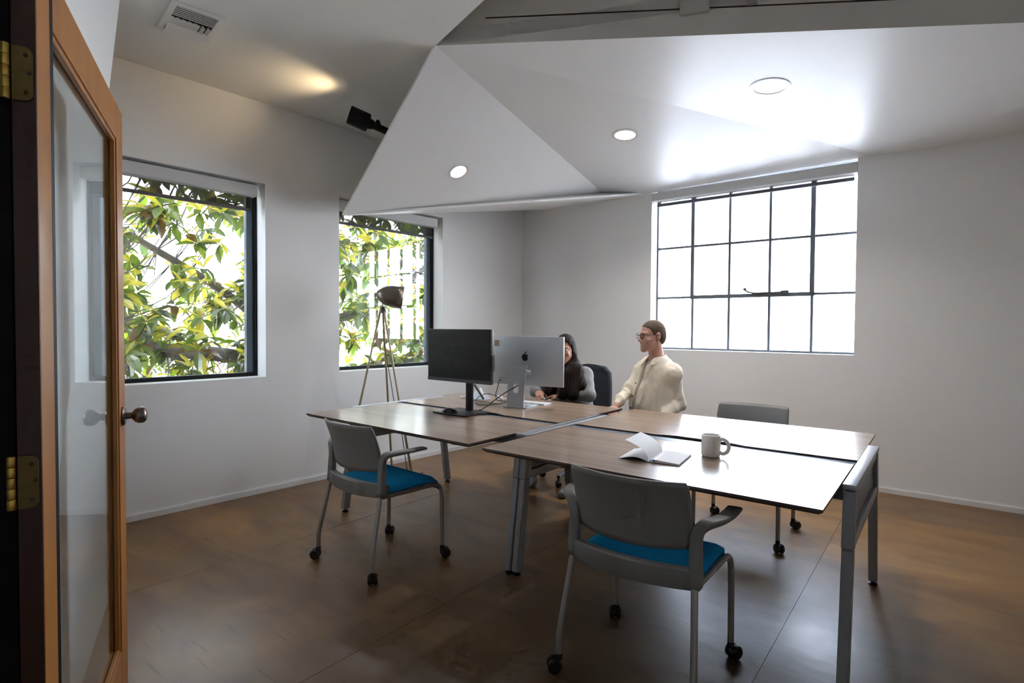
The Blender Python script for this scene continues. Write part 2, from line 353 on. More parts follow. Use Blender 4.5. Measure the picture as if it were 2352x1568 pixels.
def flatwall(name, a, b, z0, z1, th, m=WALL):
    a = Vector((*a, 0)); b = Vector((*b, 0)); d = (b - a).normalized(); n = Vector((d.y, -d.x, 0)) * th
    bm = B(); hexa(bm, [a + Vector((0, 0, z0)), b + Vector((0, 0, z0)), b + n + Vector((0, 0, z0)), a + n + Vector((0, 0, z0))],
                   [a + Vector((0, 0, z1)), b + Vector((0, 0, z1)), b + n + Vector((0, 0, z1)), a + n + Vector((0, 0, z1))])
    return struct(name, bm, m)
RE = RP(6.5, 0); LE = LP(-2.6, 0)
BR = Vector((2.4, -1.5, 0)); BL = Vector((-3.2, -1.6, 0))
flatwall('wall_far_right', (BR.x, BR.y), (RE.x, RE.y), -.05, 4.2, .2)
flatwall('wall_back', (BL.x, BL.y), (BR.x, BR.y), -.05, 4.2, .2)
flatwall('wall_hall', (LE.x, LE.y), (BL.x, BL.y), -.05, 4.2, .2)
# leaning partition beside the door: its free edge slopes
DN = Vector((-0.898, 1.057, 0)); DD = Vector((-.4563, .8898, 0)); DNn = Vector((.8898, .4563, 0))
bm = B()
pd = Vector((-.573, 1, 0)).normalized(); q0 = Vector((-1.07, 1.13, 0))
pa = [q0, Vector((-2.035, 2.82, 0)), Vector((-2.035, 2.82, 2.48)), Vector((-2.115, 3.02, ZC)), q0 + Vector((0, 0, ZC))]
nn = Vector((-1, -.573, 0)).normalized() * .1
hexa(bm, pa, [p + nn for p in pa]); struct('wall_partition', bm, WALL)
# door jamb (dark) and hall partition behind the camera
bm = B(); box(bm, (-1.025, 1.095, 1.06), (.172, .10, 2.12)); box(bm, (-1.035, -.02, 1.06), (.07, .12, 2.12)); box(bm, (-1.035, .48, 2.10), (.07, 1.1, .06))
struct('door_2', bm, BLACKM)
flatwall('wall_front', (-1.0, -.08), (-1.0, -1.55), -.0, ZC, .1)
bm = B(); box(bm, (-1.05, .48, 2.6), (.1, 1.15, .94)); struct('wall_front_head', bm, WALL)
# floor of plywood sheets
fl = struct('floor', box(B(), (0.9, 2.4, -.06), (12.5, 11.5, .06)), mat('subfloor_dark', (.03, .02, .012), .8))
FM = floor_mat()
uedges = [-4.9, -3.67, -2.45, -1.22, .215, 1.50, 2.815, 4.04, 5.26, 6.5, 7.72]
offs = [0, 1.1, .4, 1.22, -.2, .393, .26, 2.0, .7, 1.2]
def inside_poly(p):
    return True
for i in range(len(uedges) - 1):
    vv = offs[i] - 2.44 * 3
    while vv < 3.9:
        a, b = vv, vv + 2.44
        b2 = min(b, 3.9)
        if b2 - a > .05 and b2 > -5.9:
            cs = [W(uedges[i], a), W(uedges[i + 1], b2)]
            g = .0009
            bm = B(); z0 = -.03
            dz = random.uniform(-.0006, .0006)
            hexa(bm, [W(uedges[i] + g, a + g, z0), W(uedges[i + 1] - g, a + g, z0), W(uedges[i + 1] - g, b2 - g, z0), W(uedges[i] + g, b2 - g, z0)],
                 [W(uedges[i] + g, a + g, dz), W(uedges[i + 1] - g, a + g, dz), W(uedges[i + 1] - g, b2 - g, dz), W(uedges[i] + g, b2 - g, dz)])
            c = W((uedges[i] + uedges[i + 1]) / 2, (a + b2) / 2)
            inside = (c - LW).dot(NL) > -.6 and c.x < 6.5 and c.y > -2.6 and c.x > -4
            if inside: obj('plywood_sheet', bm, FM, fl)
            else: bm.free()
        vv += 2.44
# flat ceiling with the raised well on the right
P0 = Vector((-.486, 3.482, ZC)); R1 = Vector((2.441, 2.694, 2.793))
ed = Vector((.326, -.483, 0)).normalized(); E1 = P0 + ed * 6.4
fd = (R1 - P0); R1b = P0 + fd * 1.75
cp = [LP(-2.6, 0, .1), LP(LEN_L + .1, 0, .1), RP(6.5, 0, .1), Vector((R1b.x, R1b.y, 0)), Vector((P0.x, P0.y, 0)), Vector((E1.x, E1.y, 0)), Vector((BL.x, BL.y - .5, 0))]
bm = B(); prism(bm, [(p.x, p.y) for p in cp], ZC, ZC + .08); bmesh.ops.triangulate(bm, faces=[f for f in bm.faces if len(f.verts) > 4]); struct('ceiling', bm, CEIL)
bm = B(); prism(bm, [(-4.5, -2.5), (6.5, -2.5), (6.5, 7.8), (-4.5, 7.8)], 4.15, 4.25); struct('ceiling_well', bm, CEIL)
bm = B()
sd = Vector((ed.y, -ed.x, 0)) * .06
hexa(bm, [p + Vector((0, 0, .03)) for p in (P0, E1, E1 + sd, P0 + sd)], [p + Vector((0, 0, 1.1)) for p in (P0, E1, E1 + sd, P0 + sd)]); struct('wall_well', bm, WALL)
bm = B(); fn = Vector((-fd.y, fd.x, 0)).normalized() * .05
hexa(bm, [P0, R1b, R1b + fn, P0 + fn], [Vector((p.x, p.y, 4.16)) for p in (P0, R1b, R1b + fn, P0 + fn)])
fascia = struct('trim_fascia', bm, FASC)

# folded soffit
P1 = Vector((-1.4028, 4.6, 2.2323)); P3 = Vector((.959, 5.868, 2.725)); WW1 = Vector((.402, 6.53, 2.700)); WW2 = Vector((1.36, 5.79, 2.708)); WW3 = Vector((2.945, 4.553, 2.736)); WW4 = Vector((3.646, 4.004, 2.732))
R2 = Vector((3.180, 3.494, 2.72)); R2b = WW3 + (R2 - WW3) * 3.0; WW4b = WW3 + (WW4 - WW3) * 3.4
sof = bpy.data.objects.new('ceiling_soffit', None); C.objects.link(sof); sof['kind'] = 'structure'
def facet(pts, th=.018, bevel=True):
    bm = B(); pts = [Vector(p) for p in pts]
    n = (pts[1] - pts[0]).cross(pts[2] - pts[0]).normalized()
    if n.z < 0: n = -n
    hexa(bm, pts, [p + n * th for p in pts])
    return obj('facet', bm, SOFF, sof)
facet([P0, P1, P3]); facet([P0, P3, WW2, WW3]); facet([P1, WW1, WW2, P3][:3]); facet([P1, WW2, P3])
facet([P0, WW3, R2]); facet([P0, R2, R1]); facet([R1, R2, R2b]); facet([R1, R2b, R1b]); facet([WW3, WW4b, R2b])

# baseboards
wall_box('baseboard_left', LP, -2.6, LEN_L, 0.001, .042, -.014, 0, TRIM)
wall_box('baseboard_right', RP, 0.0, 6.5, 0.001, .040, -.014, 0, TRIM)

# ------------------------------------------------------------------ windows
def wbox(bm, P, s0, s1, z0, z1, o0, o1):
    return hexa(bm, [P(s0, z0, o0), P(s1, z0, o0), P(s1, z0, o1), P(s0, z0, o1)], [P(s0, z1, o0), P(s1, z1, o0), P(s1, z1, o1), P(s0, z1, o1)])
def fixed_window(idx, Wd, label):
    s0, s1, z0, z1 = Wd
    r = bpy.data.objects.new('window_%d' % idx, None); C.objects.link(r); r['kind'] = 'structure'
    bm = B(); fw_ = .055
    wbox(bm, LP, s0, s1, z0, z0 + .03, .15, .21); wbox(bm, LP, s0, s1, z1 - .05, z1, .15, .21)
    wbox(bm, LP, s0, s0 + fw_, z0 + .03, z1 - .05, .15, .21); wbox(bm, LP, s1 - .022, s1, z0 + .03, z1 - .05, .148, .21)
    obj('window_frame', bm, BLACKM, r)
    bm = B(); wbox(bm, LP, s1 - .075, s1 - .022, z0 + .03, z1 - .05, .17, .215); obj('sash_stile', bm, FRAMEM, r)
    bm = B(); wbox(bm, LP, s0 + fw_, s1 - .075, z0 + .03, z1 - .05, .188, .194); obj('pane', bm, GLASS, r)
    # roller blind: cassette inside the opening, screen fabric and hem bar
    b = thing('roller_blind', label, 'blind', LP(s0, z1))
    def LQ(s, z, off=0.0): return LP(s, z, off) - b.location
    bm = B(); wbox(bm, LQ, s0 + .005, s1 - .045, z1 - .105, z1 - .018, .025, .115); bmesh.ops.bevel(bm, geom=bm.edges[:], offset=.006, segments=2, affect='EDGES'); obj('cassette', bm, CASS, b, True)
    bm = B(); wbox(bm, LQ, s0 + .03, s1 - .07, z1 - .195, z1 - .10, .092, .0935); obj('screen_fabric', bm, BLIND, b)
    bm = B(); wbox(bm, LQ, s0 + .03, s1 - .07, z1 - .218, z1 - .194, .085, .10); obj('hem_bar', bm, HEM, b)
    return r
fixed_window(1, W1, 'white cassette roller blind of the tree window nearest the glass door')
fixed_window(2, W2, 'white cassette roller blind behind the soffit tip above the tripod lamp')
# steel grid window on the right wall
s0, s1, z0, z1 = W3
r3 = bpy.data.objects.new('window_3', None); C.objects.link(r3); r3['kind'] = 'structure'
go = .165
def bar_bm(specs):
    bm = B()
    for a, b_, c, d, o0, o1 in specs: wbox(bm, RP, a, b_, c, d, o0, o1)
    return bm
obj('window_frame', bar_bm([(s0, s1, z0, z0 + .018, go - .02, go + .03), (s0, s1, z1 - .03, z1, go - .02, go + .03), (s0, s0 + .016, z0, z1, go - .02, go + .03), (s1 - .016, s1, z0, z1, go - .02, go + .03)]), STEELP, r3)
vs_ = [2.035, 2.392, 2.757, 3.112]
for i, s in enumerate(vs_):
    obj('muntin', bar_bm([(s - .011, s + .011, z0 + .018, 1.628, go - .012, go + .02)]), STEELP, r3)
for i, s in enumerate(vs_[1:3]):
    obj('muntin', bar_bm([(s - .011, s + .011, 1.655, z1 - .03, go - .012, go + .02)]), STEELP, r3)
for z, a, b_ in ((2.150, s0 + .016, 2.018), (2.150, 2.05, 3.095), (2.150, 3.13, s1 - .016), (1.638, s0 + .016, 2.018), (1.638, 3.13, s1 - .016)):
    obj('muntin', bar_bm([(a, b_, z - .010, z + .010, go - .012, go + .02)]), STEELP, r3)
obj('vent_frame', bar_bm([(2.018, 2.052, 1.622, z1 - .03, go - .03, go + .02), (3.094, 3.132, 1.622, z1 - .03, go - .03, go + .02), (2.018, 3.132, 1.620, 1.655, go - .03, go + .02)]), STEELP, r3)
bm = B(); wbox(bm, RP, 2.62, 2.90, 1.652, 1.664, go - .055, go - .03); wbox(bm, RP, 2.86, 2.93, 1.640, 1.674, go - .05, go - .028)
tube(bm, [RP(2.63, 1.658, go - .045), RP(2.58, 1.668, go - .06), RP(2.555, 1.688, go - .065)], .008, 6); box(bm, RP(2.553, 1.695, go - .065), (.025, .025, .025), bev=.004)
obj('window_latch', bm, mat('latch_steel', (.12, .115, .11), .5, .5), r3)
us = [s0 + .008] + vs_ + [s1 - .008]; zs_ = [z0 + .01, 1.638, 2.150, z1 - .01]
for i in range(5):
    for j in range(3):
        bm = B(); wbox(bm, RP, us[i] + .004, us[i + 1] - .004, zs_[j] + .003, zs_[j + 1] - .003, go + .004, go + .008); obj('pane', bm, GLASS, r3)
b3 = thing('roller_blind', 'white fascia roller blind with dark hem above the steel grid window', 'blind', RP(s0, 2.62))
def RQ(s, z, off=0.0): return RP(s, z, off) - b3.location
bm = B(); wbox(bm, RQ, s0 + .002, s1 - .002, 2.622, 2.700, -.006, .10); obj('cassette', bm, CASS, b3)
bm = B(); wbox(bm, RQ, s0 + .03, s1 - .03, 2.598, 2.622, .075, .08); obj('screen_fabric', bm, BLIND, b3)
bm = B(); wbox(bm, RQ, s0 + .03, s1 - .03, 2.572, 2.600, .065, .088); obj('hem_bar', bm, mat('blind_hem_blue', (.07, .08, .11), .5), b3)

# portals (sampling guides for the sky light)
def portal(P, s0, s1, z0, z1, off, nrm):
    d = bpy.data.lights.new('portal', 'AREA'); d.shape = 'RECTANGLE'; d.size = s1 - s0; d.size_y = z1 - z0
    try: d.cycles.is_portal = True
    except Exception: return
    o = bpy.data.objects.new('portal', d); C.objects.link(o)
    o.matrix_world = Matrix.Translation(P((s0 + s1) / 2, (z0 + z1) / 2, off)) @ (nrm.to_track_quat('-Z', 'Y')).to_matrix().to_4x4()
portal(LP, W1[0], W1[1], W1[2], W1[3], .23, NL); portal(LP, W2[0], W2[1], W2[2], W2[3], .23, NL); portal(RP, W3[0], W3[1], W3[2], W3[3], .23, -V)

# ------------------------------------------------------------------ glass door
door = thing('glass_door', 'varnished wooden door with one tall glass pane, open at the left', 'door', DN, math.atan2(DD.y, DD.x))
# local frame: x along the door to the free edge, y = left of it (away from camera), z up
DW_, DH, TH = .965, 2.04, .038
def dbox(x0, x1, y0, y1, z0, z1, bev=.002):
    return box(B(), ((x0 + x1) / 2, (y0 + y1) / 2, (z0 + z1) / 2), (x1 - x0, y1 - y0, z1 - z0), bev=bev)
st = .11
obj('stile', dbox(.003, st, 0, TH, .012, DH), DOORW, door); obj('stile', dbox(DW_ - st, DW_, 0, TH, .012, DH), DOORW, door)
obj('rail', dbox(st, DW_ - st, 0.0005, TH, DH - .115, DH), DOORW, door); obj('rail', dbox(st, DW_ - st, 0.0005, TH, .012, .235), DOORW, door)
obj('hinge_edge', dbox(0, .003, 0.001, TH - .001, .012, DH, .0005), DOORE, door)
for ya, yb in ((.004, .0175), (TH - .0175, TH - .004)):
    bm = B()
    for x0, x1, z0_, z1_ in ((st, st + .014, .235, DH - .115), (DW_ - st - .014, DW_ - st, .235, DH - .115), (st + .014, DW_ - st - .014, DH - .129, DH - .115), (st + .014, DW_ - st - .014, .235, .249)):
        box(bm, ((x0 + x1) / 2, (ya + yb) / 2, (z0_ + z1_) / 2), (x1 - x0, yb - ya, z1_ - z0_), bev=.003)
    obj('glazing_bead', bm, DOORW, door)
obj('pane', box(B(), (DW_ / 2, TH / 2, (.235 + DH - .115) / 2), (DW_ - 2 * st - .004, .003, DH - .35)), DGLASS, door)
for sgn in (-1,):
    y0 = 0 if sgn < 0 else TH
    bm = B(); lathe(bm, [(.001, 0), (.032, 0), (.033, .004), (.028, .009), (.012, .011), (.011, .026), (.016, .030), (.024, .037), (.028, .048), (.027, .060), (.020, .068), (.008, .071), (.001, .071)], 24,
                    Matrix.Translation((DW_ - .055, y0, 1.012)) @ Matrix.Rotation(PI / 2 if sgn < 0 else -PI / 2, 4, 'X'))
    obj('knob', bm, BRONZE, door, True)
obj('latch_plate', dbox(DW_, DW_ + .0015, .008, TH - .008, .955, 1.07, .0003), BRONZE, door)
for zc in (1.785, 1.02, .25):
    bm = B()
    poly = []
    for cx_, cz_, a0 in ((.026, .038, 0), ):
        pass
    pts = [(.002, -.050)]
    for k in range(5): a = -PI / 2 + k * PI / 8; pts.append((.020 + .013 * math.cos(a), -.037 + .013 * math.sin(a)))
    for k in range(5): a = k * PI / 8; pts.append((.020 + .013 * math.cos(a), .037 + .013 * math.sin(a)))
    pts.append((.002, .050))
    prism(bm, pts, -.0035, -.0006, lambda x, y, z: Vector((z, TH - x, zc + y)))
    hg = obj('hinge', bm, BRASS, door)
    bm = B()
    for dz in (-.034, 0.002, .034): lathe(bm, [(.001, -.002), (.0042, -.0008), (.004, 0), (.001, 0)], 10, Matrix.Translation((-.0036, TH - (.023 if dz != .002 else .028), zc + dz)) @ Matrix.Rotation(-PI / 2, 4, 'Y'))
    obj('screw', bm, mat('screw_dark', (.06, .05, .03), .4, .8), hg)
    bm = B()
    for k in range(5): lathe(bm, [(.001, 0), (.0068, 0), (.0072, .001), (.0072, .0185), (.0068, .0195), (.001, .0195)], 14, Matrix.Translation((-.004, TH + .007, zc - .05 + k * .0202)))
    obj('knuckle', bm, mat('polished_brass', (.62, .42, .10), .3, .9), hg, True)

# ------------------------------------------------------------------ ceiling fittings
def downlight(pos, nrm, label, r=.105, lum=6.2):
    n = Vector(nrm).normalized()
    if n.z > 0: n = -n
    t = thing('recessed_light', label, 'ceiling light', pos, 0, 'recessed ceiling lights')
    M = align(n)
    bm = B(); lathe(bm, [(r * .74, -.004), (r * .74, .003), (r * .80, .006), (r, .003), (r, -.003)], 36, M); obj('trim_ring', bm, WHITEP, t, True)
    bm = B(); lathe(bm, [(.001, -.001), (r * .74, -.001), (r * .74, .0015), (.001, .0015)], 36, M); obj('diffuser', bm, GLOWW, t)
    la = bpy.data.lights.new('downlight_lamp', 'AREA'); la.shape = 'DISK'; la.size = r * 1.3; la.energy = lum; la.color = (1.0, .97, .95); la.spread = math.radians(140)
    lo_ = bpy.data.objects.new('downlight_lamp', la); C.objects.link(lo_); lo_.parent = t; lo_.matrix_local = Matrix.Translation(n * .008) @ n.to_track_quat('-Z', 'Y').to_matrix().to_4x4()
    return t
n1 = (P1 - P0).cross(P3 - P0); eye = Vector((0, 0, 1.318))
def onplane(q0, d, p, n): q0 = Vector(q0); d = Vector(d); return q0 + d * ((Vector(p) - q0).dot(n) / d.dot(n))
downlight(onplane(eye, Vector((-.452, 4.622, 2.604)) - eye, P0, n1), n1, 'lit recessed light in the soffit facet nearest the tree windows', .092, 1.0)
n2 = (WW2 - P0).cross(WW3 - P0)
def onplane(q0, d, p, n): q0 = Vector(q0); d = Vector(d); return q0 + d * ((Vector(p) - q0).dot(n) / d.dot(n))
eye = Vector((0, 0, 1.318))
downlight(onplane(eye, Vector((.892, 4.468, 2.86)) - eye, P0, n2), n2, 'lit recessed light in the middle soffit facet', .110)
n3 = (WW3 - P0).cross(R2 - P0)
downlight(onplane(eye, Vector((1.677, 3.675, 2.906)) - eye, P0, n3), n3 + Vector((0, .0, 0)), 'lit recessed light nearest the beam in the widest soffit facet', .122)
# ceiling register
vt = thing('air_vent', 'square white ceiling air register with bent louvres', 'vent', (-1.86, 3.24, ZC), math.atan2(.170, .180) - PI / 4 * 0)
vx = Vector((.180, .170, 0)).normalized(); ang = math.atan2(vx.y, vx.x); vt.rotation_euler = (0, 0, ang)
A_, Bv = .30, .38
bm = B()
hw, hd = .135, .19
for x0, x1, y0, y1 in ((-hw, hw, -hd, -hd + .03), (-hw, hw, hd - .03, hd), (-hw, -hw + .03, -hd + .03, hd - .03), (hw - .03, hw, -hd + .03, hd - .03)):
    box(bm, ((x0 + x1) / 2, (y0 + y1) / 2, -.005), (x1 - x0, y1 - y0, .01), bev=.002)
vf = obj('vent_frame', bm, CEIL, vt)
obj('duct', box(B(), (0, 0, .0), (2 * hw - .05, 2 * hd - .05, .004)), DARKHOLE, vt)
for k in range(6):
    obj('louvre', box(B(), (0, -hd + .042 + k * .020, -.008), (2 * hw - .06, .0160, .0018), Matrix.Rotation(.25, 3, 'X')), CEIL, vt)
for k in range(7):
    obj('louvre', box(B(), (-hw + .045 + k * .030, .028, -.006), (.032, .085, .0018), Matrix.Rotation(.28 + (.6 if k > 4 else 0), 3, 'Y')), CEIL, vt)
for k in range(4):
    obj('louvre', box(B(), (0, .082 + k * .024, -.012 - .004 * k), (2 * hw - .06, .026, .0018), Matrix.Rotation(-.45, 3, 'X')), CEIL, vt)
# track slot and boxes on the fascia
fdn = fd.normalized(); fnn = Vector((fd.y, -fd.x, 0)).normalized()
def FP(p, off=0.002): return Vector(p) + fnn * off
a = Vector((-.173, 3.398, 3.180)); b_ = Vector((1.933, 2.831, 2.976)); upz = Vector((0, 0, 1))
bm = B(); hexa(bm, [FP(a, 0), FP(b_, 0), FP(b_, .003), FP(a, .003)], [FP(a, 0) + upz * .007, FP(b_, 0) + upz * .007, FP(b_, .003) + upz * .007, FP(a, .003) + upz * .007])
tag(obj('cable_groove', bm, mat('groove_brown', (.05, .02, .012), .8)), 'thin dark groove running along the beam above the soffit', 'groove')
fa = math.atan2(fdn.y, fdn.x)
jb = box(B(), (0, 0, 0), (.155, .028, .075), bev=.008); jbo = obj('junction_box', jb, mat('box_paint', (.52, .51, .48), .5), None, False, Vector((.987, 3.085, 3.075)) + fnn * .016, fa); tag(jbo, 'rounded beige junction box over the groove on the beam', 'box')
cb = thing('cable_clip', 'small grey clip above the groove right of the junction box', 'clip', Vector((1.270, 3.010, 3.075)) + fnn * .01, fa)
obj('clip_plate', box(B(), (0, 0, 0), (.05, .018, .06), bev=.004), mat('clip_grey', (.36, .36, .34), .5), cb); obj('clip_knob', box(B(), (.006, -.014, .03), (.036, .016, .03), bev=.005), STEELP, cb)

# ------------------------------------------------------------------ clamp spotlight shining up at the ceiling
sp = Vector((-1.125, 4.12, 2.84)); aim = (Vector((-1.9, 3.60, 3.12)) - sp).normalized()
aim = Vector((-.88, -.34, .30)).normalized()
spot = thing('spotlight', 'black spotlight fixed behind the soffit edge, aimed up at the ceiling', 'spotlight', sp)
M = align(aim)
bm = B(); lathe(bm, [(.062, .085), (.066, .085), (.066, -.055), (.060, -.062), (.040, -.066), (.034, -.085), (.030, -.10), (.001, -.10)], 28, M, cap=False); lathe(bm, [(.001, .03), (.062, .03)], 28, M, cap=False); obj('housing', bm, BLACKM, spot, True)
bm = B(); lathe(bm, [(.001, .033), (.055, .033), (.055, .036), (.001, .036)], 24, M); obj('lamp_face', bm, mat('spot_emit', (1, .85, .6), .5, emit=((1, .78, .46), 4)), spot)
bm = B(); tube(bm, [M @ Vector((0, 0, -.09)), M @ Vector((0, 0, -.20)), Vector((.24, .09, -.12))], [.027, .027, .024], 12); obj('stem', bm, BLACKM, spot, True)
bm = B(); lathe(bm, [(.001, -.02), (.014, -.02), (.015, .02), (.001, .02)], 12, Matrix.Translation(M @ Vector((0, 0, -.125)) + Vector((.01, 0, .032))) @ Matrix.Rotation(PI / 2, 4, 'X')); obj('knob', bm, BLACKM, spot, True)
ld = bpy.data.lights.new('spot_beam', 'SPOT'); ld.energy = 6.0; ld.color = (1, .74, .42); ld.spot_size = math.radians(96); ld.spot_blend = 1.0; ld.shadow_soft_size = .03
lo = bpy.data.objects.new('spot_beam', ld); C.objects.link(lo); lo.parent = spot; lo.matrix_local = Matrix.Translation(aim * .06) @ aim.to_track_quat('-Z', 'Y').to_matrix().to_4x4()

# ------------------------------------------------------------------ desk benches
def top_poly(u0, u1, v0, v1, notch, side, skew=0.0):
    """desktop outline; notch = (ua, ub, depth) cut into the edge at v1 (side=1) or v0 (side=-1)"""
    ua, ub, d = notch
    if side > 0:
        pts = [(u0, v0), (u1, v0), (u1, v1), (ub + .05, v1), (ub, v1 - d * .55), (ub - .05, v1 - d), (ua + .05, v1 - d), (ua, v1 - d * .55), (ua - .05, v1), (u0, v1)]
    else:
        pts = [(u0, v0), (ua - .05, v0), (ua, v0 + d * .55), (ua + .05, v0 + d), (ub - .05, v0 + d), (ub, v0 + d * .55), (ub + .05, v0), (u1, v0), (u1, v1), (u0, v1)]
    return pts
def desktop(parent, poly, name='desktop', z=.74, t=.021):
    bm = B(); a = [bm.verts.new((x, y, z)) for x, y in poly]
    cx_ = sum(p[0] for p in poly) / len(poly); cy_ = sum(p[1] for p in poly) / len(poly)
    b = [bm.verts.new((x, y, z - .010)) for x, y in poly]
    c = [bm.verts.new((x + (.014 if x < cx_ else -.014), y + (.014 if y < cy_ else -.014), z - t)) for x, y in poly]
    n = len(poly); f = bm.faces.new(a); f.material_index = 0
    for i in range(n):
        g = bm.faces.new([a[i], b[i], b[(i + 1) % n], a[(i + 1) % n]]); g.material_index = 1
        g = bm.faces.new([b[i], c[i], c[(i + 1) % n], b[(i + 1) % n]]); g.material_index = 1
    g = bm.faces.new(c[::-1]); g.material_index = 1
    bmesh.ops.recalc_face_normals(bm, faces=bm.faces[:])
    return obj(name, bm, [DESKW, DESKE], parent)
def leg_part(parent, top, foot, w=.042, d=.055, slots=False):
    """splayed rectangular leg with black foot; top, foot = (u,v)"""
    bm = B(); zt = .715; zb = .022
    for (za, zb_) in ((zt, .505), (.502, zb)):
        def at(z): k = (zt - z) / (zt - zb); return (top[0] + (foot[0] - top[0]) * k, top[1] + (foot[1] - top[1]) * k)
        (ua, va), (ub, vb) = at(za), at(zb_); k = .92 if za < .51 else 1.0
        hexa(bm, [(ub - w * k / 2, vb - d * k / 2, zb_), (ub + w * k / 2, vb - d * k / 2, zb_), (ub + w * k / 2, vb + d * k / 2, zb_), (ub - w * k / 2, vb + d * k / 2, zb_)],
             [(ua - w * k / 2, va - d * k / 2, za), (ua + w * k / 2, va - d * k / 2, za), (ua + w * k / 2, va + d * k / 2, za), (ua - w * k / 2, va + d * k / 2, za)])
    bmesh.ops.bevel(bm, geom=bm.edges[:], offset=.003, segments=2, affect='EDGES')
    o = obj('leg', bm, DSILVER, parent, True)
    bm = B(); lathe(bm, [(.001, 0), (.021, 0), (.022, .008), (.012, .012), (.010, .026), (.001, .026)], 16, Matrix.Translation((foot[0], foot[1], 0.0005))); obj('foot', bm, CAST, o, True)
    if slots:
        bm = B(); box(bm, (top[0], top[1] - d / 2 - .0085, .655), (w * .82, .003, .085)); sl0 = obj('slot_plate', bm, DARKHOLE, o)
        bm = B()
        for k in range(3): box(bm, (top[0] - .010 + k * .010, top[1] - d / 2 - .0105, .655), (.0022, .002, .08))
        obj('slot_rib', bm, DSILVER, o)
    return o
def end_frame(parent, uc, v0, v1, f0, f1, w=.046, plate_only=False, hole=True):
    """top plate, two legs, lower rail"""
    bm = B(); box(bm, (uc, (v0 + v1) / 2, .7315), (w, v1 - v0, .021), bev=.002); obj('top_plate', bm, SILVER, parent, True)
    k = (.715 - .50) / .69
    leg_part(parent, (uc, v0 + .03), (uc, f0), w - .004, slots=hole); leg_part(parent, (uc, v1 - .03), (uc, f1), w - .004)
    bm = B(); va = v0 + .03 + (f0 - v0 - .03) * k; vb = v1 - .03 + (f1 - v1 + .03) * k
    box(bm, (uc, (v0 + v1) / 2, .705), (w - .010, v1 - v0 - .09, .026)); box(bm, (uc, (va + vb) / 2, .525), (w - .008, vb - va - .056, .045), bev=.003); obj('cross_rail', bm, DSILVER, parent)
    bm = B(); box(bm, (uc, (v0 + v1) / 2, .62), (.006, v1 - v0 - .05, .142)); obj('infill_panel', bm, TRAY, parent)
def bench(name, label, u0, u1, tops, gap, e0, e1, rot=0.0, pivot=(0, 0), lens=True):
    t = thing(name, label, 'desk', W(*pivot), YAW + rot, 'joined desk benches')
    sh = lambda p: (p[0] - pivot[0], p[1] - pivot[1])
    for poly in tops: desktop(t, [sh(p) for p in poly])
    g0, g1 = gap; a0, a1 = u0 - pivot[0], u1 - pivot[0]; g0 -= pivot[1]; g1 -= pivot[1]
    gm = (g0 + g1) / 2
    bm = B(); box(bm, ((a0 + a1) / 2, gm, .7225), (a1 - a0 - .004, (g1 - g0) * .86, .019), bev=.003); obj('centre_beam', bm, mat('beam_slate', (.15, .185, .235), .38, .35), t, True)
    bm = B(); box(bm, ((a0 + a1) / 2, gm, .60), (a1 - a0 - .06, .24, .004)); box(bm, ((a0 + a1) / 2, gm - .12, .64), (a1 - a0 - .06, .004, .084)); box(bm, ((a0 + a1) / 2, gm + .12, .64), (a1 - a0 - .06, .004, .084)); obj('cable_tray', bm, TRAY, t)
    for sg in (-1, 1):
        bm = B(); box(bm, ((a0 + a1) / 2, gm + sg * .235, .690), (a1 - a0 - .07, .04, .05)); obj('side_beam', bm, DSILVER, t)
        for ua in (a0 + .17, a1 - .17):
            bm = B(); prism(bm, [(.24, .716), (.72, .716), (.70, .700), (.26, .672)], ua - .02, ua + .02, lambda x, y, z, sg=sg: Vector((z, gm + sg * x, y))); obj('bracket', bm, TRAY, t)
    for e in (e0, e1): end_frame(t, e[0] - pivot[0], e[1] - pivot[1], e[2] - pivot[1], e[3] - pivot[1], e[4] - pivot[1], hole=(1.5 < e[0] < 1.55))
    return t
notchR = (2.17, 2.53, .032); notchL = (.66, 1.0, .032)
rb = bench('desk_bench', 'walnut desk bench with the mug and open notebook on it', 1.60, 3.06,
      [top_poly(1.612, 3.058, -.066, .702, notchR, 1), top_poly(1.606, 3.062, .800, 1.603, notchR, -1)], (.702, .800),
      (1.578, .325, 1.215, .262, 1.30), (3.087, .318, 1.208, .250, 1.33), 0.0, (1.6, -.066))
lb = bench('desk_bench', 'walnut desk bench carrying both monitors', .02, 1.497,
      [top_poly(.015, 1.500, -.040, .695, notchL, 1), top_poly(-.02, 1.492, .768, 1.580, notchL, -1)], (.695, .768),
      (.000, .330, 1.215, .270, 1.28), (1.527, .325, 1.215, .258, 1.30), -.020, (1.5, -.045))

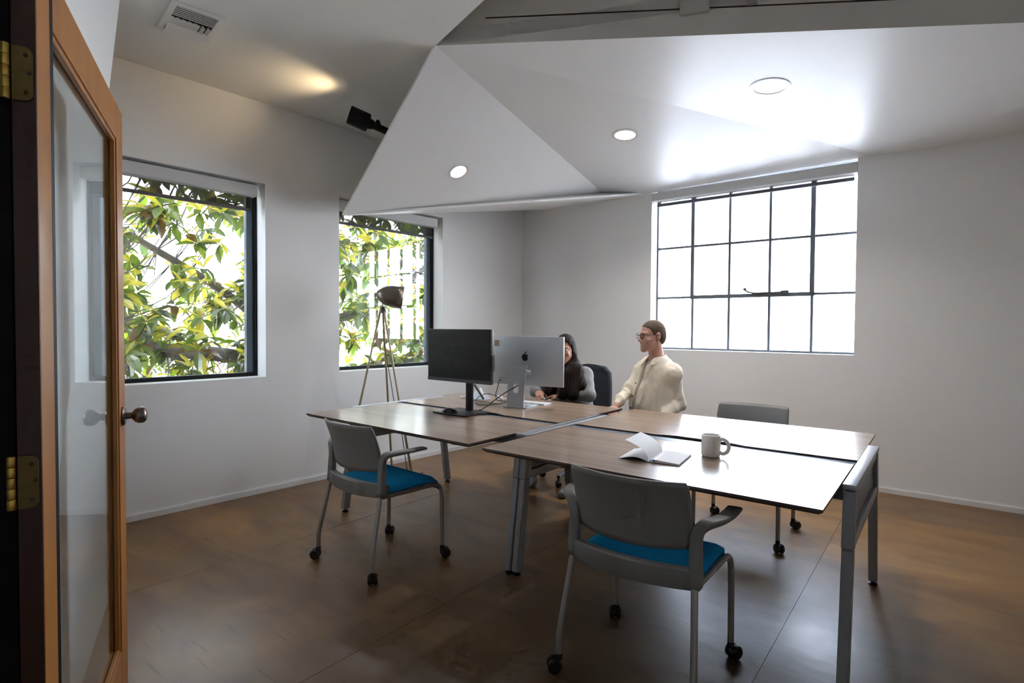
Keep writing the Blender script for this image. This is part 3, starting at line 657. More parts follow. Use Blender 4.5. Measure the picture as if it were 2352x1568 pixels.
# ------------------------------------------------------------------ stacking armchair
def make_chair(label):
    t = thing('office_chair', label, 'chair', (0, 0, 0), 0, 'blue seat armchairs on casters')
    # backrest shell
    bm = B(); nz, nx = 12, 20; vs = []
    for i in range(nz + 1):
        k = i / nz; z = .552 + k * .252; row = []
        for j in range(nx + 1):
            s = j / nx * 2 - 1
            hwid = .224 + .003 * math.sin(k * PI) - (.006 * max(0, (k - .95) / .05) ** 2)
            if k < .10: hwid -= .008 * (1 - k / .10) ** 2
            zz = z + .012 * s * s * (1 - k)
            y = -.222 - .066 * k ** 1.8 + .058 * s * s
            row.append(bm.verts.new((s * hwid, y, zz)))
        vs.append(row)
    for i in range(nz):
        for j in range(nx): bm.faces.new([vs[i][j], vs[i][j + 1], vs[i + 1][j + 1], vs[i + 1][j]])
    o = obj('backrest', bm, CHG, t, 'all'); md = o.modifiers.new('s', 'SOLIDIFY'); md.thickness = .009; md.offset = 0
    # lower band
    bm = B(); n = 22; rings = []
    for j in range(n + 1):
        s = j / n * 2 - 1; x = s * .252; y = -.226 + .050 * s * s
        zt = .502; zb = .432 - .004 * (1 - s * s)
        prof = [(-.008, zb), (-.012, zb + .008), (-.010, zt - .006), (-.004, zt), (.030, zt - .004), (.036, zt - .010), (.034, zb + .006), (.03, zb)]
        rings.append([bm.verts.new((x, y + a, z)) for a, z in prof])
    m = len(rings[0])
    for i in range(n):
        for j in range(m): bm.faces.new([rings[i][j], rings[i][(j + 1) % m], rings[i + 1][(j + 1) % m], rings[i + 1][j]])
    bm.faces.new(rings[0]); bm.faces.new(rings[-1]); bmesh.ops.recalc_face_normals(bm, faces=bm.faces[:])
    obj('back_band', bm, CHG, t, True)
    for sg in (-1, 1):
        pts = smoothpath([(.236, -.180, .44), (.236, -.176, .52), (.235, -.172, .59), (.242, -.172, .630), (.262, -.160, .655), (.292, -.120, .664), (.306, -.045, .667), (.304, .050, .666)], 3)
        n = len(pts)
        ws = []; ts = []
        for i in range(n):
            k = i / (n - 1)
            ws.append(.044 - .006 * k if k < .5 else .041 + .012 * min(1, (k - .5) * 4)); ts.append(.040 - .026 * k if k < .6 else max(.014, .0245 - .03 * (k - .6)))
        bm = B(); sweep(bm, [(sg * p.x, p.y, p.z) for p in pts], ws, ts, n=12); obj('armrest', bm, CHG, t, 'all')
    # seat cushion
    bm = B(); nx, ny = 16, 18; rows = []
    for side in (0, 1):
        g = []
        for i in range(ny + 1):
            k = i / ny; y = -.178 + k * .418; row = []
            for j in range(nx + 1):
                s = j / nx * 2 - 1; wx = .230 - .035 * (1 - min(1, k * 5)) ** 2 - .012 * max(0, (k - .85) / .15) ** 2
                cut = min(1, min(1 - abs(s), .5) / .12); front = max(0, (k - .80) / .20)
                zt = .474 - .006 * math.sin(min(1, k * 1.2) * PI) * (1 - s * s) - .055 * front ** 2.2 - .010 * (1 - cut) ** 2
                z = zt if side == 0 else zt - .034 - .006 * (1 - abs(s))
                row.append(bm.verts.new((s * wx, y + (.03 * (1 - s * s) * -1 * (1 - k) * .6), z)))
            g.append(row)
        rows.append(g)
    for i in range(ny):
        for j in range(nx):
            bm.faces.new([rows[0][i][j], rows[0][i][j + 1], rows[0][i + 1][j + 1], rows[0][i + 1][j]])
            bm.faces.new([rows[1][i][j], rows[1][i + 1][j], rows[1][i + 1][j + 1], rows[1][i][j + 1]])
    for i in range(ny):
        for j in (0, nx): bm.faces.new([rows[0][i][j], rows[0][i + 1][j], rows[1][i + 1][j], rows[1][i][j]])
    for j in range(nx):
        for i in (0, ny): bm.faces.new([rows[0][i][j], rows[0][i][j + 1], rows[1][i][j + 1], rows[1][i][j]])
    bmesh.ops.recalc_face_normals(bm, faces=bm.faces[:]); obj('seat', bm, BLUE, t, 'all')
    bm = B(); box(bm, (0, .0, .432), (.40, .34, .012), bev=.005); obj('seat_pan', bm, CHG, t)
    for sg in (-1, 1):
        bm = B(); tube(bm, smoothpath([(sg * .232, -.17, .432), (sg * .236, 0, .430), (sg * .240, .165, .428), (sg * .244, .212, .414), (sg * .247, .228, .375), (sg * .249, .232, .25), (sg * .250, .232, .066)], 4), .0125, 12); obj('front_leg', bm, CHLEG, t, True)
        bm = B(); tube(bm, smoothpath([(sg * .236, -.185, .45), (sg * .243, -.205, .35), (sg * .256, -.243, .17), (sg * .258, -.248, .12), (sg * .258, -.248, .066)], 4), .0125, 12); obj('rear_leg', bm, CHLEG, t, True)
    bm = B(); tube(bm, [(-.236, .14, .425), (.236, .14, .425)], .009, 8); obj('seat_rail', bm, CHLEG, t, True)
    # casters
    for (x, y, a) in ((-.250, .232, .6), (.250, .232, -.5), (-.258, -.248, 2.3), (.258, -.248, .9)):
        bm = B(); tube(bm, [(x, y, .072), (x, y, .050)], .013, 12)
        R = Matrix.Rotation(a, 3, 'Z'); off = R @ Vector((0, .018, 0))
        Mh = Matrix.Translation((x + off.x, y + off.y, .028)) @ Matrix.Rotation(a, 4, 'Z') @ Matrix.Rotation(PI / 2, 4, 'Y')
        lathe(bm, [(.001, -.006), (.0235, -.006), (.0235, .006), (.001, .006)], 20, Mh)
        c = obj('caster', bm, CAST, t, True)
        for k in (-1, 1):
            bm = B(); prof = [(.001, k * .010), (.022, k * .008), (.0275, k * .010), (.0275, k * .020), (.022, k * .025), (.001, k * .026)]
            lathe(bm, prof, 20, Mh); obj('wheel', bm, CAST, c, True)
    return t
ch1 = make_chair('blue seat grey armchair tucked under the desk bench with the monitors')
ch2 = dup(ch1); ch2['label'] = 'blue seat grey armchair facing the open notebook, closest to the viewer'
ch3 = dup(ch1); ch3['label'] = 'grey armchair on the far side of the desk below the grid window'
def put(o, u, v, r): o.location = W(u, v); o.rotation_euler = (0, 0, YAW + r)
put(ch1, .842, -.045, -.05); put(ch2, 2.462, -.045, .03); put(ch3, 2.340, 1.690, PI + .04)

# ------------------------------------------------------------------ things on the desks
ZT = .7402
# black monitor
mo = thing('computer_monitor', 'black widescreen monitor facing the viewer on a square stand', 'monitor', W(.79, .665, ZT), YAW - .02)
bm = B(); box(bm, (0, 0, .006), (.30, .245, .011), bev=.004); obj('stand_base', bm, BLK, mo, True)
bm = B(); box(bm, (.005, .075, .15), (.050, .030, .285), bev=.006); box(bm, (.005, .07, .325), (.10, .02, .14), bev=.005); obj('stand_post', bm, BLK, mo, True)
bm = B(); box(bm, (.05 - .10, .03, .385), (.592, .034, .362), bev=.004); sh_ = obj('monitor_shell', bm, BLK, mo, True)
bm = B(); box(bm, (-.05, .0122, .3935), (.584, .0012, .335)); obj('screen', bm, SCREEN, mo)
bm = B(); box(bm, (-.05, .0122, .2165), (.590, .0018, .023)); obj('bezel', bm, BEZ, mo)
bm = B(); box(bm, (.249, .035, .345), (.006, .03, .105), bev=.002); box(bm, (.252, .035, .375), (.004, .02, .02)); box(bm, (.252, .035, .335), (.004, .02, .02)); obj('side_ports', bm, BLK, mo)
# silver display seen from behind
im = thing('desktop_display', 'silver display seen from behind with a black fruit emblem', 'monitor', W(.902, 1.185, ZT), YAW + .14)
DZ = .333
bm = B(); box(bm, (.012, .045, DZ), (.623, .019, .362), bev=.004); obj('display_shell', bm, ALU, im, True)
bm = B(); box(bm, (.012, .0552, DZ), (.600, .0012, .342)); obj('screen', bm, SCREEN, im)
bm = B(); box(bm, (0, 0, .004), (.19, .20, .0075), bev=.003); obj('stand_foot', bm, ALU, im, True)
# upright with oval cable hole
def oval(cx_, cz_, a, b, n=20): 
    out = []
    for k in range(n):
        t = 2 * PI * k / n; out.append((cx_ + a * math.cos(t), cz_ + (b - a) * (1 if math.sin(t) > 0 else -1) + a * math.sin(t)))
    return out
bm = B()
inn = oval(0, .14, .022, .042, 20); outp = []
rr_ = .012
def plate_pt(k, n=20):
    # walk around a rounded upright plate so that each hole vertex gets a partner
    t = 2 * PI * k / n; cxs, sn = math.cos(t), math.sin(t)
    return (.070 * max(-1, min(1, cxs * 1.75)), .150 + .150 * max(-1, min(1, sn * 1.32)))
outp = [plate_pt(k) for k in range(20)]
def up_pt(x, z, y): return Vector((x, -.088 + y + .10 * (z / .30) ** 2 * .45, z + .006))
rings = {}
for nm, ring in (('i', inn), ('o', outp)):
    for y in (0, .007): rings[(nm, y)] = [bm.verts.new(up_pt(x, z, y)) for x, z in ring]
for k in range(20):
    k2 = (k + 1) % 20
    bm.faces.new([rings[('i', 0)][k], rings[('i', 0)][k2], rings[('o', 0)][k2], rings[('o', 0)][k]]); bm.faces.new([rings[('i', .007)][k], rings[('o', .007)][k], rings[('o', .007)][k2], rings[('i', .007)][k2]])
    bm.faces.new([rings[('i', 0)][k], rings[('i', .007)][k], rings[('i', .007)][k2], rings[('i', 0)][k2]]); bm.faces.new([rings[('o', 0)][k], rings[('o', 0)][k2], rings[('o', .007)][k2], rings[('o', .007)][k]])
bmesh.ops.recalc_face_normals(bm, faces=bm.faces[:]); obj('stand_upright', bm, ALU, im)
bm = B(); tube(bm, [(-.05, -.012, .255), (.085, -.012, .255)], .013, 14); box(bm, (0, .015, .255), (.08, .05, .018), bev=.004); obj('hinge_arm', bm, ALU, im, True)
# emblem on the back
def apple(s):
    body = []
    N = 60
    for k in range(N):
        t = 2 * PI * k / N
        x = math.sin(t); y = math.cos(t)
        r = 1 + .10 * math.cos(2 * t) * -1
        X = x * .88 * (1 - .10 * (1 - y) * .5 * (1 if y < 0 else .6)); Y = y * .92
        if y > .55: Y -= .20 * math.exp(-(x / .25) ** 2)
        if y < -.55: Y += .10 * math.exp(-(x / .25) ** 2)
        body.append([X, Y])
    out = []
    for X, Y in body:
        dx, dy = X - 1.10, Y - .12; d = math.hypot(dx, dy); R = .44
        if d < R: X, Y = 1.10 + dx / d * R, .12 + dy / d * R
        out.append((X * s, Y * s))
    return out
bm = B(); prism(bm, apple(.031)[::-1], 0, .0012, lambda x, y, z: Vector((x + .012, .0352 - z, DZ + .026 + y)))
leaf = []
for k in range(14):
    t = k / 14 * 2 * PI; c, s_ = math.cos(t), math.sin(t); lx = .0110 * c; lz = .0049 * s_ * (1 - .3 * abs(c)); a = math.radians(58)
    leaf.append((lx * math.cos(a) - lz * math.sin(a) + .003, lx * math.sin(a) + lz * math.cos(a) + .0355))
prism(bm, leaf, 0, .0012, lambda x, y, z: Vector((x + .012, .0352 - z, DZ + .026 + y)))
obj('emblem', bm, BLK, im)
bm = B(); box(bm, (-.232, .0350, DZ + .128), (.044, .0012, .048)); st_ = obj('sticker', bm, mat('sticker_tan', (.60, .50, .42), .6), im)
bm = B()
for k, (z, wd) in enumerate(((.016, .034), (.006, .030), (-.002, .036), (-.009, .026), (-.017, .032))):
    for j in range(int(wd / .004)):
        if (j * 7 + k * 3) % 5: box(bm, (-.232 - wd / 2 + .002 + j * .004, .0342, DZ + .128 + z), (.0026, .0006, .004 if k else .007))
obj('print', bm, mat('sticker_print', (.16, .09, .06), .7), st_)
bm = B()
for k in range(4): box(bm, (-.205 + k * .016, .0354, .20), (.008, .001, .003))
obj('ports', bm, DARKHOLE, im)
# keyboard
kb = thing('keyboard', 'slim white keyboard beside the foot of the silver display', 'keyboard', W(.865, 1.375, ZT), YAW + .10)
obj('keyboard_body', box(B(), (0, 0, .004), (.279, .115, .007), bev=.002), ALU, kb)
kp = box(B(), (0, 0, 0), (.0165, .0165, .002), bev=.0006); kme = None
for i in range(5):
    for j in range(14):
        if i == 0 and 3 <= j <= 8 and j != 5: continue
        if kme is None: k_ = obj('key', kp, WHITEP, kb); kme = k_.data
        else: k_ = bpy.data.objects.new('key', kme); C.objects.link(k_); k_.parent = kb
        k_.location = (-.1255 + j * .0193, -.043 + i * .0205, .0088)
        if i == 0 and j == 5: k_.scale = (5.8, 1, 1)
# mouse on the monitor base
ms = thing('mouse', 'black computer mouse lying on the black monitor stand', 'mouse', W(.775, .572, ZT + .0118), YAW + .4)
bm = B(); bmesh.ops.create_uvsphere(bm, u_segments=20, v_segments=12, radius=1)
for v in bm.verts: v.co = Vector((v.co.x * .055, v.co.y * .031, max(0, v.co.z) * .030 * (1 - .25 * v.co.x)))
obj('mouse_body', bm, mat('mouse_gloss', (.015, .016, .018), .25), ms, True)
bm = B(); tube(bm, [(.025, 0, .0215), (.045, 0, .0125)], .0035, 8); obj('scroll_wheel', bm, CABLE, ms)
# cables
def cable(label, pts, r=.0035, name='cable', m=CABLE, grp=None, cat='cable'):
    bm = B(); tube(bm, smoothpath(pts, 6), r, 8); return tag(obj(name, bm, m, None, 'all'), label, cat, grp)
cable('thick black cable running through the hole of the display stand', [W(.915, 1.16, .905), W(.905, 1.10, .885), W(.87, .99, .835), W(.845, .88, .775), W(.855, .80, .756), W(.86, .77, .7565)], .0045)
bm = B(); pts = [(-.078, 4.195, .918), (-.085, 4.19, .925), (-.096, 4.19, .915), (-.108, 4.20, .86), (-.122, 4.22, .80), (-.105, 4.26, .757), (-.04, 4.29, .747), (-.075, 4.20, .746), (-.17, 4.10, .746), (-.24, 4.10, .747), (-.275, 4.20, .752), (-.26, 4.32, .775), (-.20, 4.40, .792), (-.12, 4.36, .778), (-.07, 4.26, .748), (-.11, 4.17, .747), (-.20, 4.22, .750), (-.30, 4.34, .747), (-.34, 4.42, .747)]
cable('thin black cable looping over itself between the two monitors', pts, .003)
# small things behind the monitor post
ls = thing('phone_stand', 'silver folding stand with a black stem behind the black monitor', 'stand', (-.285, 4.50, ZT), YAW)
bm = B(); tube(bm, [(-.10 + .05 * math.cos(t), -.02 + .032 * math.sin(t), .006) for t in np.linspace(0, 2 * PI, 24)[:-1]], .005, 8, closed=True); obj('ring_base', bm, ALU, ls, True)
bm = B(); hexa(bm, [(-.03, -.04, .002), (.12, -.03, .002), (.12, .05, .002), (-.03, .05, .002)], [(-.02, .0, .055), (.03, .0, .090), (.035, .012, .090), (-.02, .012, .055)]); obj('stand_plate', bm, SILVER, ls)
bm = B(); box(bm, (.065, -.045, .065), (.014, .012, .15), Matrix.Rotation(-.75, 3, 'Y'), bev=.003); obj('stem', bm, BLK, ls)
ad = thing('charger', 'crumpled white charger by the thin looping cable', 'charger', (-.095, 4.43, ZT), .4)
bm = B(); box(bm, (0, 0, .018), (.075, .05, .034), taper=.45, bev=.006); obj('charger_body', bm, WHITEP, ad, True)
bm = B(); box(bm, (.05, -.01, .006), (.05, .03, .010), bev=.004); obj('plug', bm, WHITEP, ad, True)
# mug
mg = thing('mug', 'white ceramic mug with a large looped handle on the desk', 'mug', W(2.525, .470, ZT), YAW)
bm = B(); r = .0415; lathe(bm, [(.001, .004), (.030, .004), (.034, .0), (.038, .001), (r, .008), (r, .090), (r + .0008, .095), (r - .002, .0975), (r - .0045, .095), (r - .005, .012), (.032, .008), (.001, .008)], 40, cap=False); obj('mug_body', bm, CERAM, mg, 'all')
bm = B(); tube(bm, smoothpath([(r - .004, .0, .078), (r + .012, 0, .082), (r + .030, 0, .070), (r + .037, 0, .049), (r + .030, 0, .028), (r + .012, 0, .017), (r - .004, 0, .022)], 4), .0085, 12); hn = obj('handle', bm, CERAM, mg, 'all'); hn.rotation_euler = (0, 0, -.15 - YAW * .3)
# open notebook
nb = thing('notebook', 'open white notebook with one page standing up', 'notebook', W(2.353, .176, ZT), YAW + .13)
def page_surface(fn, n=14, th=.0006, m=4):
    bm = B(); top = [[bm.verts.new(fn(i / n, j / m, 0)) for j in range(m + 1)] for i in range(n + 1)]; bot = [[bm.verts.new(fn(i / n, j / m, th)) for j in range(m + 1)] for i in range(n + 1)]
    for i in range(n):
        for j in range(m):
            bm.faces.new([top[i][j], top[i + 1][j], top[i + 1][j + 1], top[i][j + 1]]); bm.faces.new([bot[i][j], bot[i][j + 1], bot[i + 1][j + 1], bot[i + 1][j]])
        bm.faces.new([top[i][0], bot[i][0], bot[i + 1][0], top[i + 1][0]]); bm.faces.new([top[i][m], top[i + 1][m], bot[i + 1][m], bot[i][m]])
    for i in (0, n):
        for j in range(m): bm.faces.new([top[i][j], top[i][j + 1], bot[i][j + 1], bot[i][j]])
    bmesh.ops.recalc_face_normals(bm, faces=bm.faces[:]); return bm
Lp = .22
def lz(x, hh, k=1.0): return hh * (1 - math.exp(-x / .012)) * (.6 + .4 * math.exp(-x / .06)) * k
obj('right_pages', page_surface(lambda a, b, d: Vector((a * .132, b * Lp, (lz(a * .132, .019) * (1 - .45 * a) + .001) if d == 0 else .0012)), th=1), PAPER, nb, True)
obj('left_pages', page_surface(lambda a, b, d: Vector((-a * .132, b * Lp, (.003 + .018 * math.sin(min(1, a * 1.05) * PI) * (1 - a * .4)) - (.004 * (1 - a * .6) if d else 0))), th=1), PAPER, nb, True)
def raised(a, b, d):
    x = -a * .148; z = .002 + .118 * a ** .9 - .030 * a * a
    return Vector((-.106 * a ** 1.2 + .020 * math.sin(a * PI), b * Lp + .006 * a, .002 + .094 * a ** .85 - .012 * a * a + d))
obj('raised_page', page_surface(raised), PAPER, nb, True)
obj('cover', box(B(), (0, Lp / 2, .0005), (.270, Lp + .004, .0009)), mat('cover_dark', (.10, .10, .13), .6), nb)
pn = thing('pen', 'blue pen cap showing in the fold of the notebook', 'pen', nb.location + Vector((0, 0, 0)), YAW + .13)
bm = B(); tube(bm, [(.026, -.006, .0105), (.026, .04, .0105)], [.0052, .0058], 12); obj('pen_cap', bm, mat('pen_blue', (.02, .13, .55), .25), pn, True)
bm = B(); tube(bm, [(.026, .04, .0105), (.026, .12, .0105)], .0042, 10); obj('pen_barrel', bm, WHITEP, pn, True)

# ------------------------------------------------------------------ tripod floor lamp
lx, ly = -1.098, 4.70
tl = thing('floor_lamp', 'tripod floor lamp with a bullet shaped metal shade by the window', 'lamp', (lx, ly, 0))
hubz = 1.455
for a, rr_ in ((-30, .345), (205, .33), (88, .33)):
    bm = B(); c, s_ = math.cos(math.radians(a)), math.sin(math.radians(a)); tube(bm, [(.018 * c, .018 * s_, hubz - .005), (rr_ * c, rr_ * s_, .012)], [.0085, .0105], 12); lg = obj('leg', bm, LAMPLEG, tl, True)
    bm = B(); tube(bm, [((rr_ - .004) * c, (rr_ - .004) * s_, .022), ((rr_ + .003) * c, (rr_ + .003) * s_, 0.001)], .012, 10); obj('rubber_foot', bm, CAST, lg, True)
bm = B(); lathe(bm, [(.001, hubz - .022), (.031, hubz - .020), (.031, hubz - .008), (.016, hubz + .028), (.007, hubz + .034), (.001, hubz + .034)], 24); obj('hub', bm, LAMPM, tl, True)
bm = B(); tube(bm, [(0, 0, hubz + .03), (0, 0, hubz + .075)], .006, 10); obj('neck', bm, LAMPLEG, tl, True)
sd_ = Vector((.96, .24, -.13)).normalized(); shc = Vector((.055, 0, hubz + .125))
prof = [(.001, -.112), (.008, -.112), (.010, -.106), (.026, -.101), (.046, -.086), (.063, -.062), (.082, -.030), (.090, .01), (.0945, .06), (.097, .115), (.0955, .115), (.088, .01), (.066, -.060), (.03, -.094), (.001, -.096)]
bm = B(); lathe(bm, prof, 36, align(sd_, shc), cap=False); obj('shade', bm, LAMPM, tl, 'all')
bm = B(); bmesh.ops.create_uvsphere(bm, u_segments=16, v_segments=10, radius=.03, matrix=Matrix.Translation(shc + sd_ * .02)); obj('bulb', bm, WHITEP, tl, True)
bm = B(); tube(bm, smoothpath([(.008, -.01, hubz - .02), (.012, .0, hubz - .25), (.045, .0, hubz - .45), (.075, .0, hubz - .62), (.10, .01, hubz - .78), (.155, .02, .45), (.20, .06, .1), (.24, .12, .006), (.30, .30, .006)], 5), .0032, 8); obj('lamp_cord', bm, CABLE, tl, 'all')

# ------------------------------------------------------------------ implicit-surface modelling for people
def cap(P, a, b, ra, rb=None):
    rb = ra if rb is None else rb; a = np.array(a, np.float32); b = np.array(b, np.float32); ba = b - a; pa = P - a
    h = np.clip((pa @ ba) / max(float(ba @ ba), 1e-9), 0, 1); d = pa - h[..., None] * ba
    return np.sqrt((d * d).sum(-1)) - (ra + (rb - ra) * h)
def ell(P, c, r, R=None):
    p = P - np.array(c, np.float32)
    if R is not None: p = p @ np.array(R, np.float32)
    r = np.array(r, np.float32); k0 = np.sqrt(((p / r) ** 2).sum(-1)); k1 = np.sqrt(((p / r ** 2) ** 2).sum(-1)); return k0 * (k0 - 1) / np.maximum(k1, 1e-6)
def smin(a, b, k): h = np.clip(.5 + .5 * (b - a) / k, 0, 1); return b + (a - b) * h - k * h * (1 - h)
def smax(a, b, k): return -smin(-a, -b, k)
def nets(f, lo, hi, h):
    lo = np.array(lo, float); hi = np.array(hi, float); n = np.ceil((hi - lo) / h).astype(int) + 1
    ax = [lo[i] + h * np.arange(n[i]) for i in range(3)]
    G = np.stack(np.meshgrid(*ax, indexing='ij'), -1).astype(np.float32); F_ = f(G)
    ins = F_ < 0; cn = n - 1
    cnt = np.zeros(cn, np.int32); acc = np.zeros((*cn, 3), np.float64)
    offs_ = [(i, j, k) for i in (0, 1) for j in (0, 1) for k in (0, 1)]
    sl = lambda o: tuple(slice(o[a], o[a] + cn[a]) for a in range(3))
    for a in range(3):
        for o in offs_:
            if o[a]: continue
            o2 = list(o); o2[a] = 1; A, Bb = F_[sl(o)], F_[sl(o2)]; cr = (A < 0) != (Bb < 0)
            t = np.where(cr, A / np.where(cr, A - Bb, 1), 0)
            pos = np.zeros((*cn, 3)); 
            for c in range(3): pos[..., c] = o[c]
            pos[..., a] = t
            acc += np.where(cr[..., None], pos, 0); cnt += cr
    idx = -np.ones(cn, np.int64); msk = cnt > 0; idx[msk] = np.arange(msk.sum())
    ijk = np.argwhere(msk); vs = lo + h * (ijk + acc[msk] / cnt[msk][:, None]); quads = []
    for a in range(3):
        b, c = (a + 1) % 3, (a + 2) % 3
        s0_ = [slice(None)] * 3; s0_[a] = slice(0, -1); s1_ = [slice(None)] * 3; s1_[a] = slice(1, None)
        A, Bb = ins[tuple(s0_)], ins[tuple(s1_)]; e = np.argwhere(A != Bb)
        e = e[(e[:, b] > 0) & (e[:, c] > 0) & (e[:, b] < cn[b]) & (e[:, c] < cn[c])]
        if not len(e): continue
        fl_ = A[tuple(e.T)]
        def g(db, dc): q = e.copy(); q[:, b] -= db; q[:, c] -= dc; return idx[tuple(q.T)]
        q = np.stack([g(1, 1), g(0, 1), g(0, 0), g(1, 0)], 1); q[~fl_] = q[~fl_][:, ::-1]; quads.append(q)
    Q = np.concatenate(quads); Q = Q[(Q >= 0).all(1)]
    return vs.tolist(), [], Q.tolist()
def sdf_obj(name, f, lo, hi, h, m, parent=None, it=2):
    o = obj(name, nets(f, lo, hi, h), m, parent, 'all')
    md = o.modifiers.new('sm', 'SMOOTH'); md.iterations = it; md.factor = .5
    return o
def head_frame(c, face, upd=(0, 0, 1)):
    y = Vector(face).normalized(); x = y.cross(Vector(upd)).normalized(); z = x.cross(y)
    return np.array([[x.x, y.x, z.x], [x.y, y.y, z.y], [x.z, y.z, z.z]], np.float32), np.array(c, np.float32)
def head_sdf(L, smile=1.0, jaw=1.0, mouth_open=.0):
    d = ell(L, (0, -.012, .034), (.073, .094, .083))
    d = smin(d, ell(L, (0, .028, -.035), (.058 * jaw, .062, .072)), .03)
    for s in (-1, 1):
        d = smin(d, cap(L, (s * .048 * jaw, -.005, -.052), (s * .016, .066, -.098), .018, .016), .03)
        d = smin(d, ell(L, (s * .036, .064, -.030), (.024, .020, .022)), .015)
        d = smin(d, cap(L, (s * .010, .088, .020), (s * .046, .070, .022), .008, .007), .014)
    d = smin(d, ell(L, (0, .078, -.104), (.020, .016, .014)), .018)
    d = smin(d, ell(L, (0, .070, -.064), (.030, .022, .030)), .02)
    for s in (-1, 1): d = smax(d, -ell(L, (s * .031, .094, .004), (.017, .012, .011)), .010)
    d = smin(d, cap(L, (0, .088, .010), (0, .112, -.028), .007, .010), .010)
    d = smin(d, ell(L, (0, .109, -.031), (.0105, .012, .009)), .006)
    for s in (-1, 1):
        d = smin(d, ell(L, (s * .011, .099, -.035), (.0075, .010, .007)), .005)
        d = smin(d, cap(L, (0, .0955, -.056), (s * .024, .082, -.055 + .005 * smile), .0052, .003), .005)
        d = smin(d, cap(L, (0, .0925, -.072), (s * .022, .081, -.056 + .004 * smile), .0060, .003), .005)
    d = smax(d, -cap(L, (-.019, .092, -.062), (.019, .092, -.062), .0032 + mouth_open), .003)
    for s in (-1, 1):
        e = ell(L, (s * .077, -.012, -.004), (.009, .019, .031)); e = smax(e, -ell(L, (s * .088, -.008, -.002), (.009, .011, .020)), .005)
        d = smin(d, e, .006)
    return d
def noise3(P, sc, seed=0):
    x, y, z = P[..., 0] * sc + seed, P[..., 1] * sc + seed * 1.7, P[..., 2] * sc
    return (np.sin(x * 1.1 + 1.3 * np.sin(y * .9)) * np.cos(y * 1.3 + np.sin(z * 1.1)) + .6 * np.sin(z * 1.7 + 1.1 * np.sin(x * 1.5)) * np.cos(x * .7 + y * 1.9)) / 1.6
def hand_sdf(P, wr, pd_, sd__, size=1.0, curl=.6, thumb=1):
    """wr wrist, pd_ direction of the palm, sd__ thumb-side direction"""
    wr = np.array(wr, float); d_ = np.array(pd_, float); d_ /= np.linalg.norm(d_); s = np.array(sd__, float); s -= d_ * (s @ d_); s /= np.linalg.norm(s); nrm = np.cross(d_, s)
    if nrm[2] > 0: nrm = -nrm           # palm side points down
    k = size; pc = wr + d_ * .048 * k; d = ell(P, pc, (.047 * k, .040 * k, .015 * k), np.stack([d_, s, nrm], 1))
    for i, (o, ln) in enumerate(((.029, .070), (.010, .080), (-.010, .074), (-.028, .058))):
        b0 = wr + (d_ * .082 + s * o) * k; a1 = curl * .7; a2 = curl * 1.6; a3 = curl * 2.3
        b1 = b0 + (d_ * math.cos(a1) + nrm * math.sin(a1)) * ln * .48 * k; b2 = b1 + (d_ * math.cos(a2) + nrm * math.sin(a2)) * ln * .30 * k; b3 = b2 + (d_ * math.cos(a3) + nrm * math.sin(a3)) * ln * .22 * k
        f = np.minimum(np.minimum(cap(P, b0, b1, .0098 * k, .0088 * k), cap(P, b1, b2, .0088 * k, .008 * k)), cap(P, b2, b3, .008 * k, .007 * k)); d = smin(d, f, .004)
    t0 = wr + (d_ * .025 + s * .030) * k; t1 = t0 + (d_ * .6 + s * .7 + nrm * .3) * .034 * k; t2 = t1 + (d_ * .95 + s * .15 + nrm * .35) * .028 * k
    d = smin(d, np.minimum(cap(P, t0, t1, .012 * k, .0105 * k), cap(P, t1, t2, .0105 * k, .0085 * k)), .006)
    return d

def eyes(parent, R, c, iris):
    for s in (-1, 1):
        p = R @ np.array([s * .031, .0722, .004]) + c
        bm = B(); bmesh.ops.create_uvsphere(bm, u_segments=16, v_segments=10, radius=.0122, matrix=Matrix.Translation(Vector(p))); obj('eyeball', bm, mat('eye_white', (.75, .73, .70), .2), parent, 'all')
        q = R @ np.array([s * .031, .0805, .004]) + c
        bm = B(); bmesh.ops.create_uvsphere(bm, u_segments=14, v_segments=8, radius=.0058, matrix=Matrix.Translation(Vector(q))); obj('iris', bm, iris, parent, 'all')

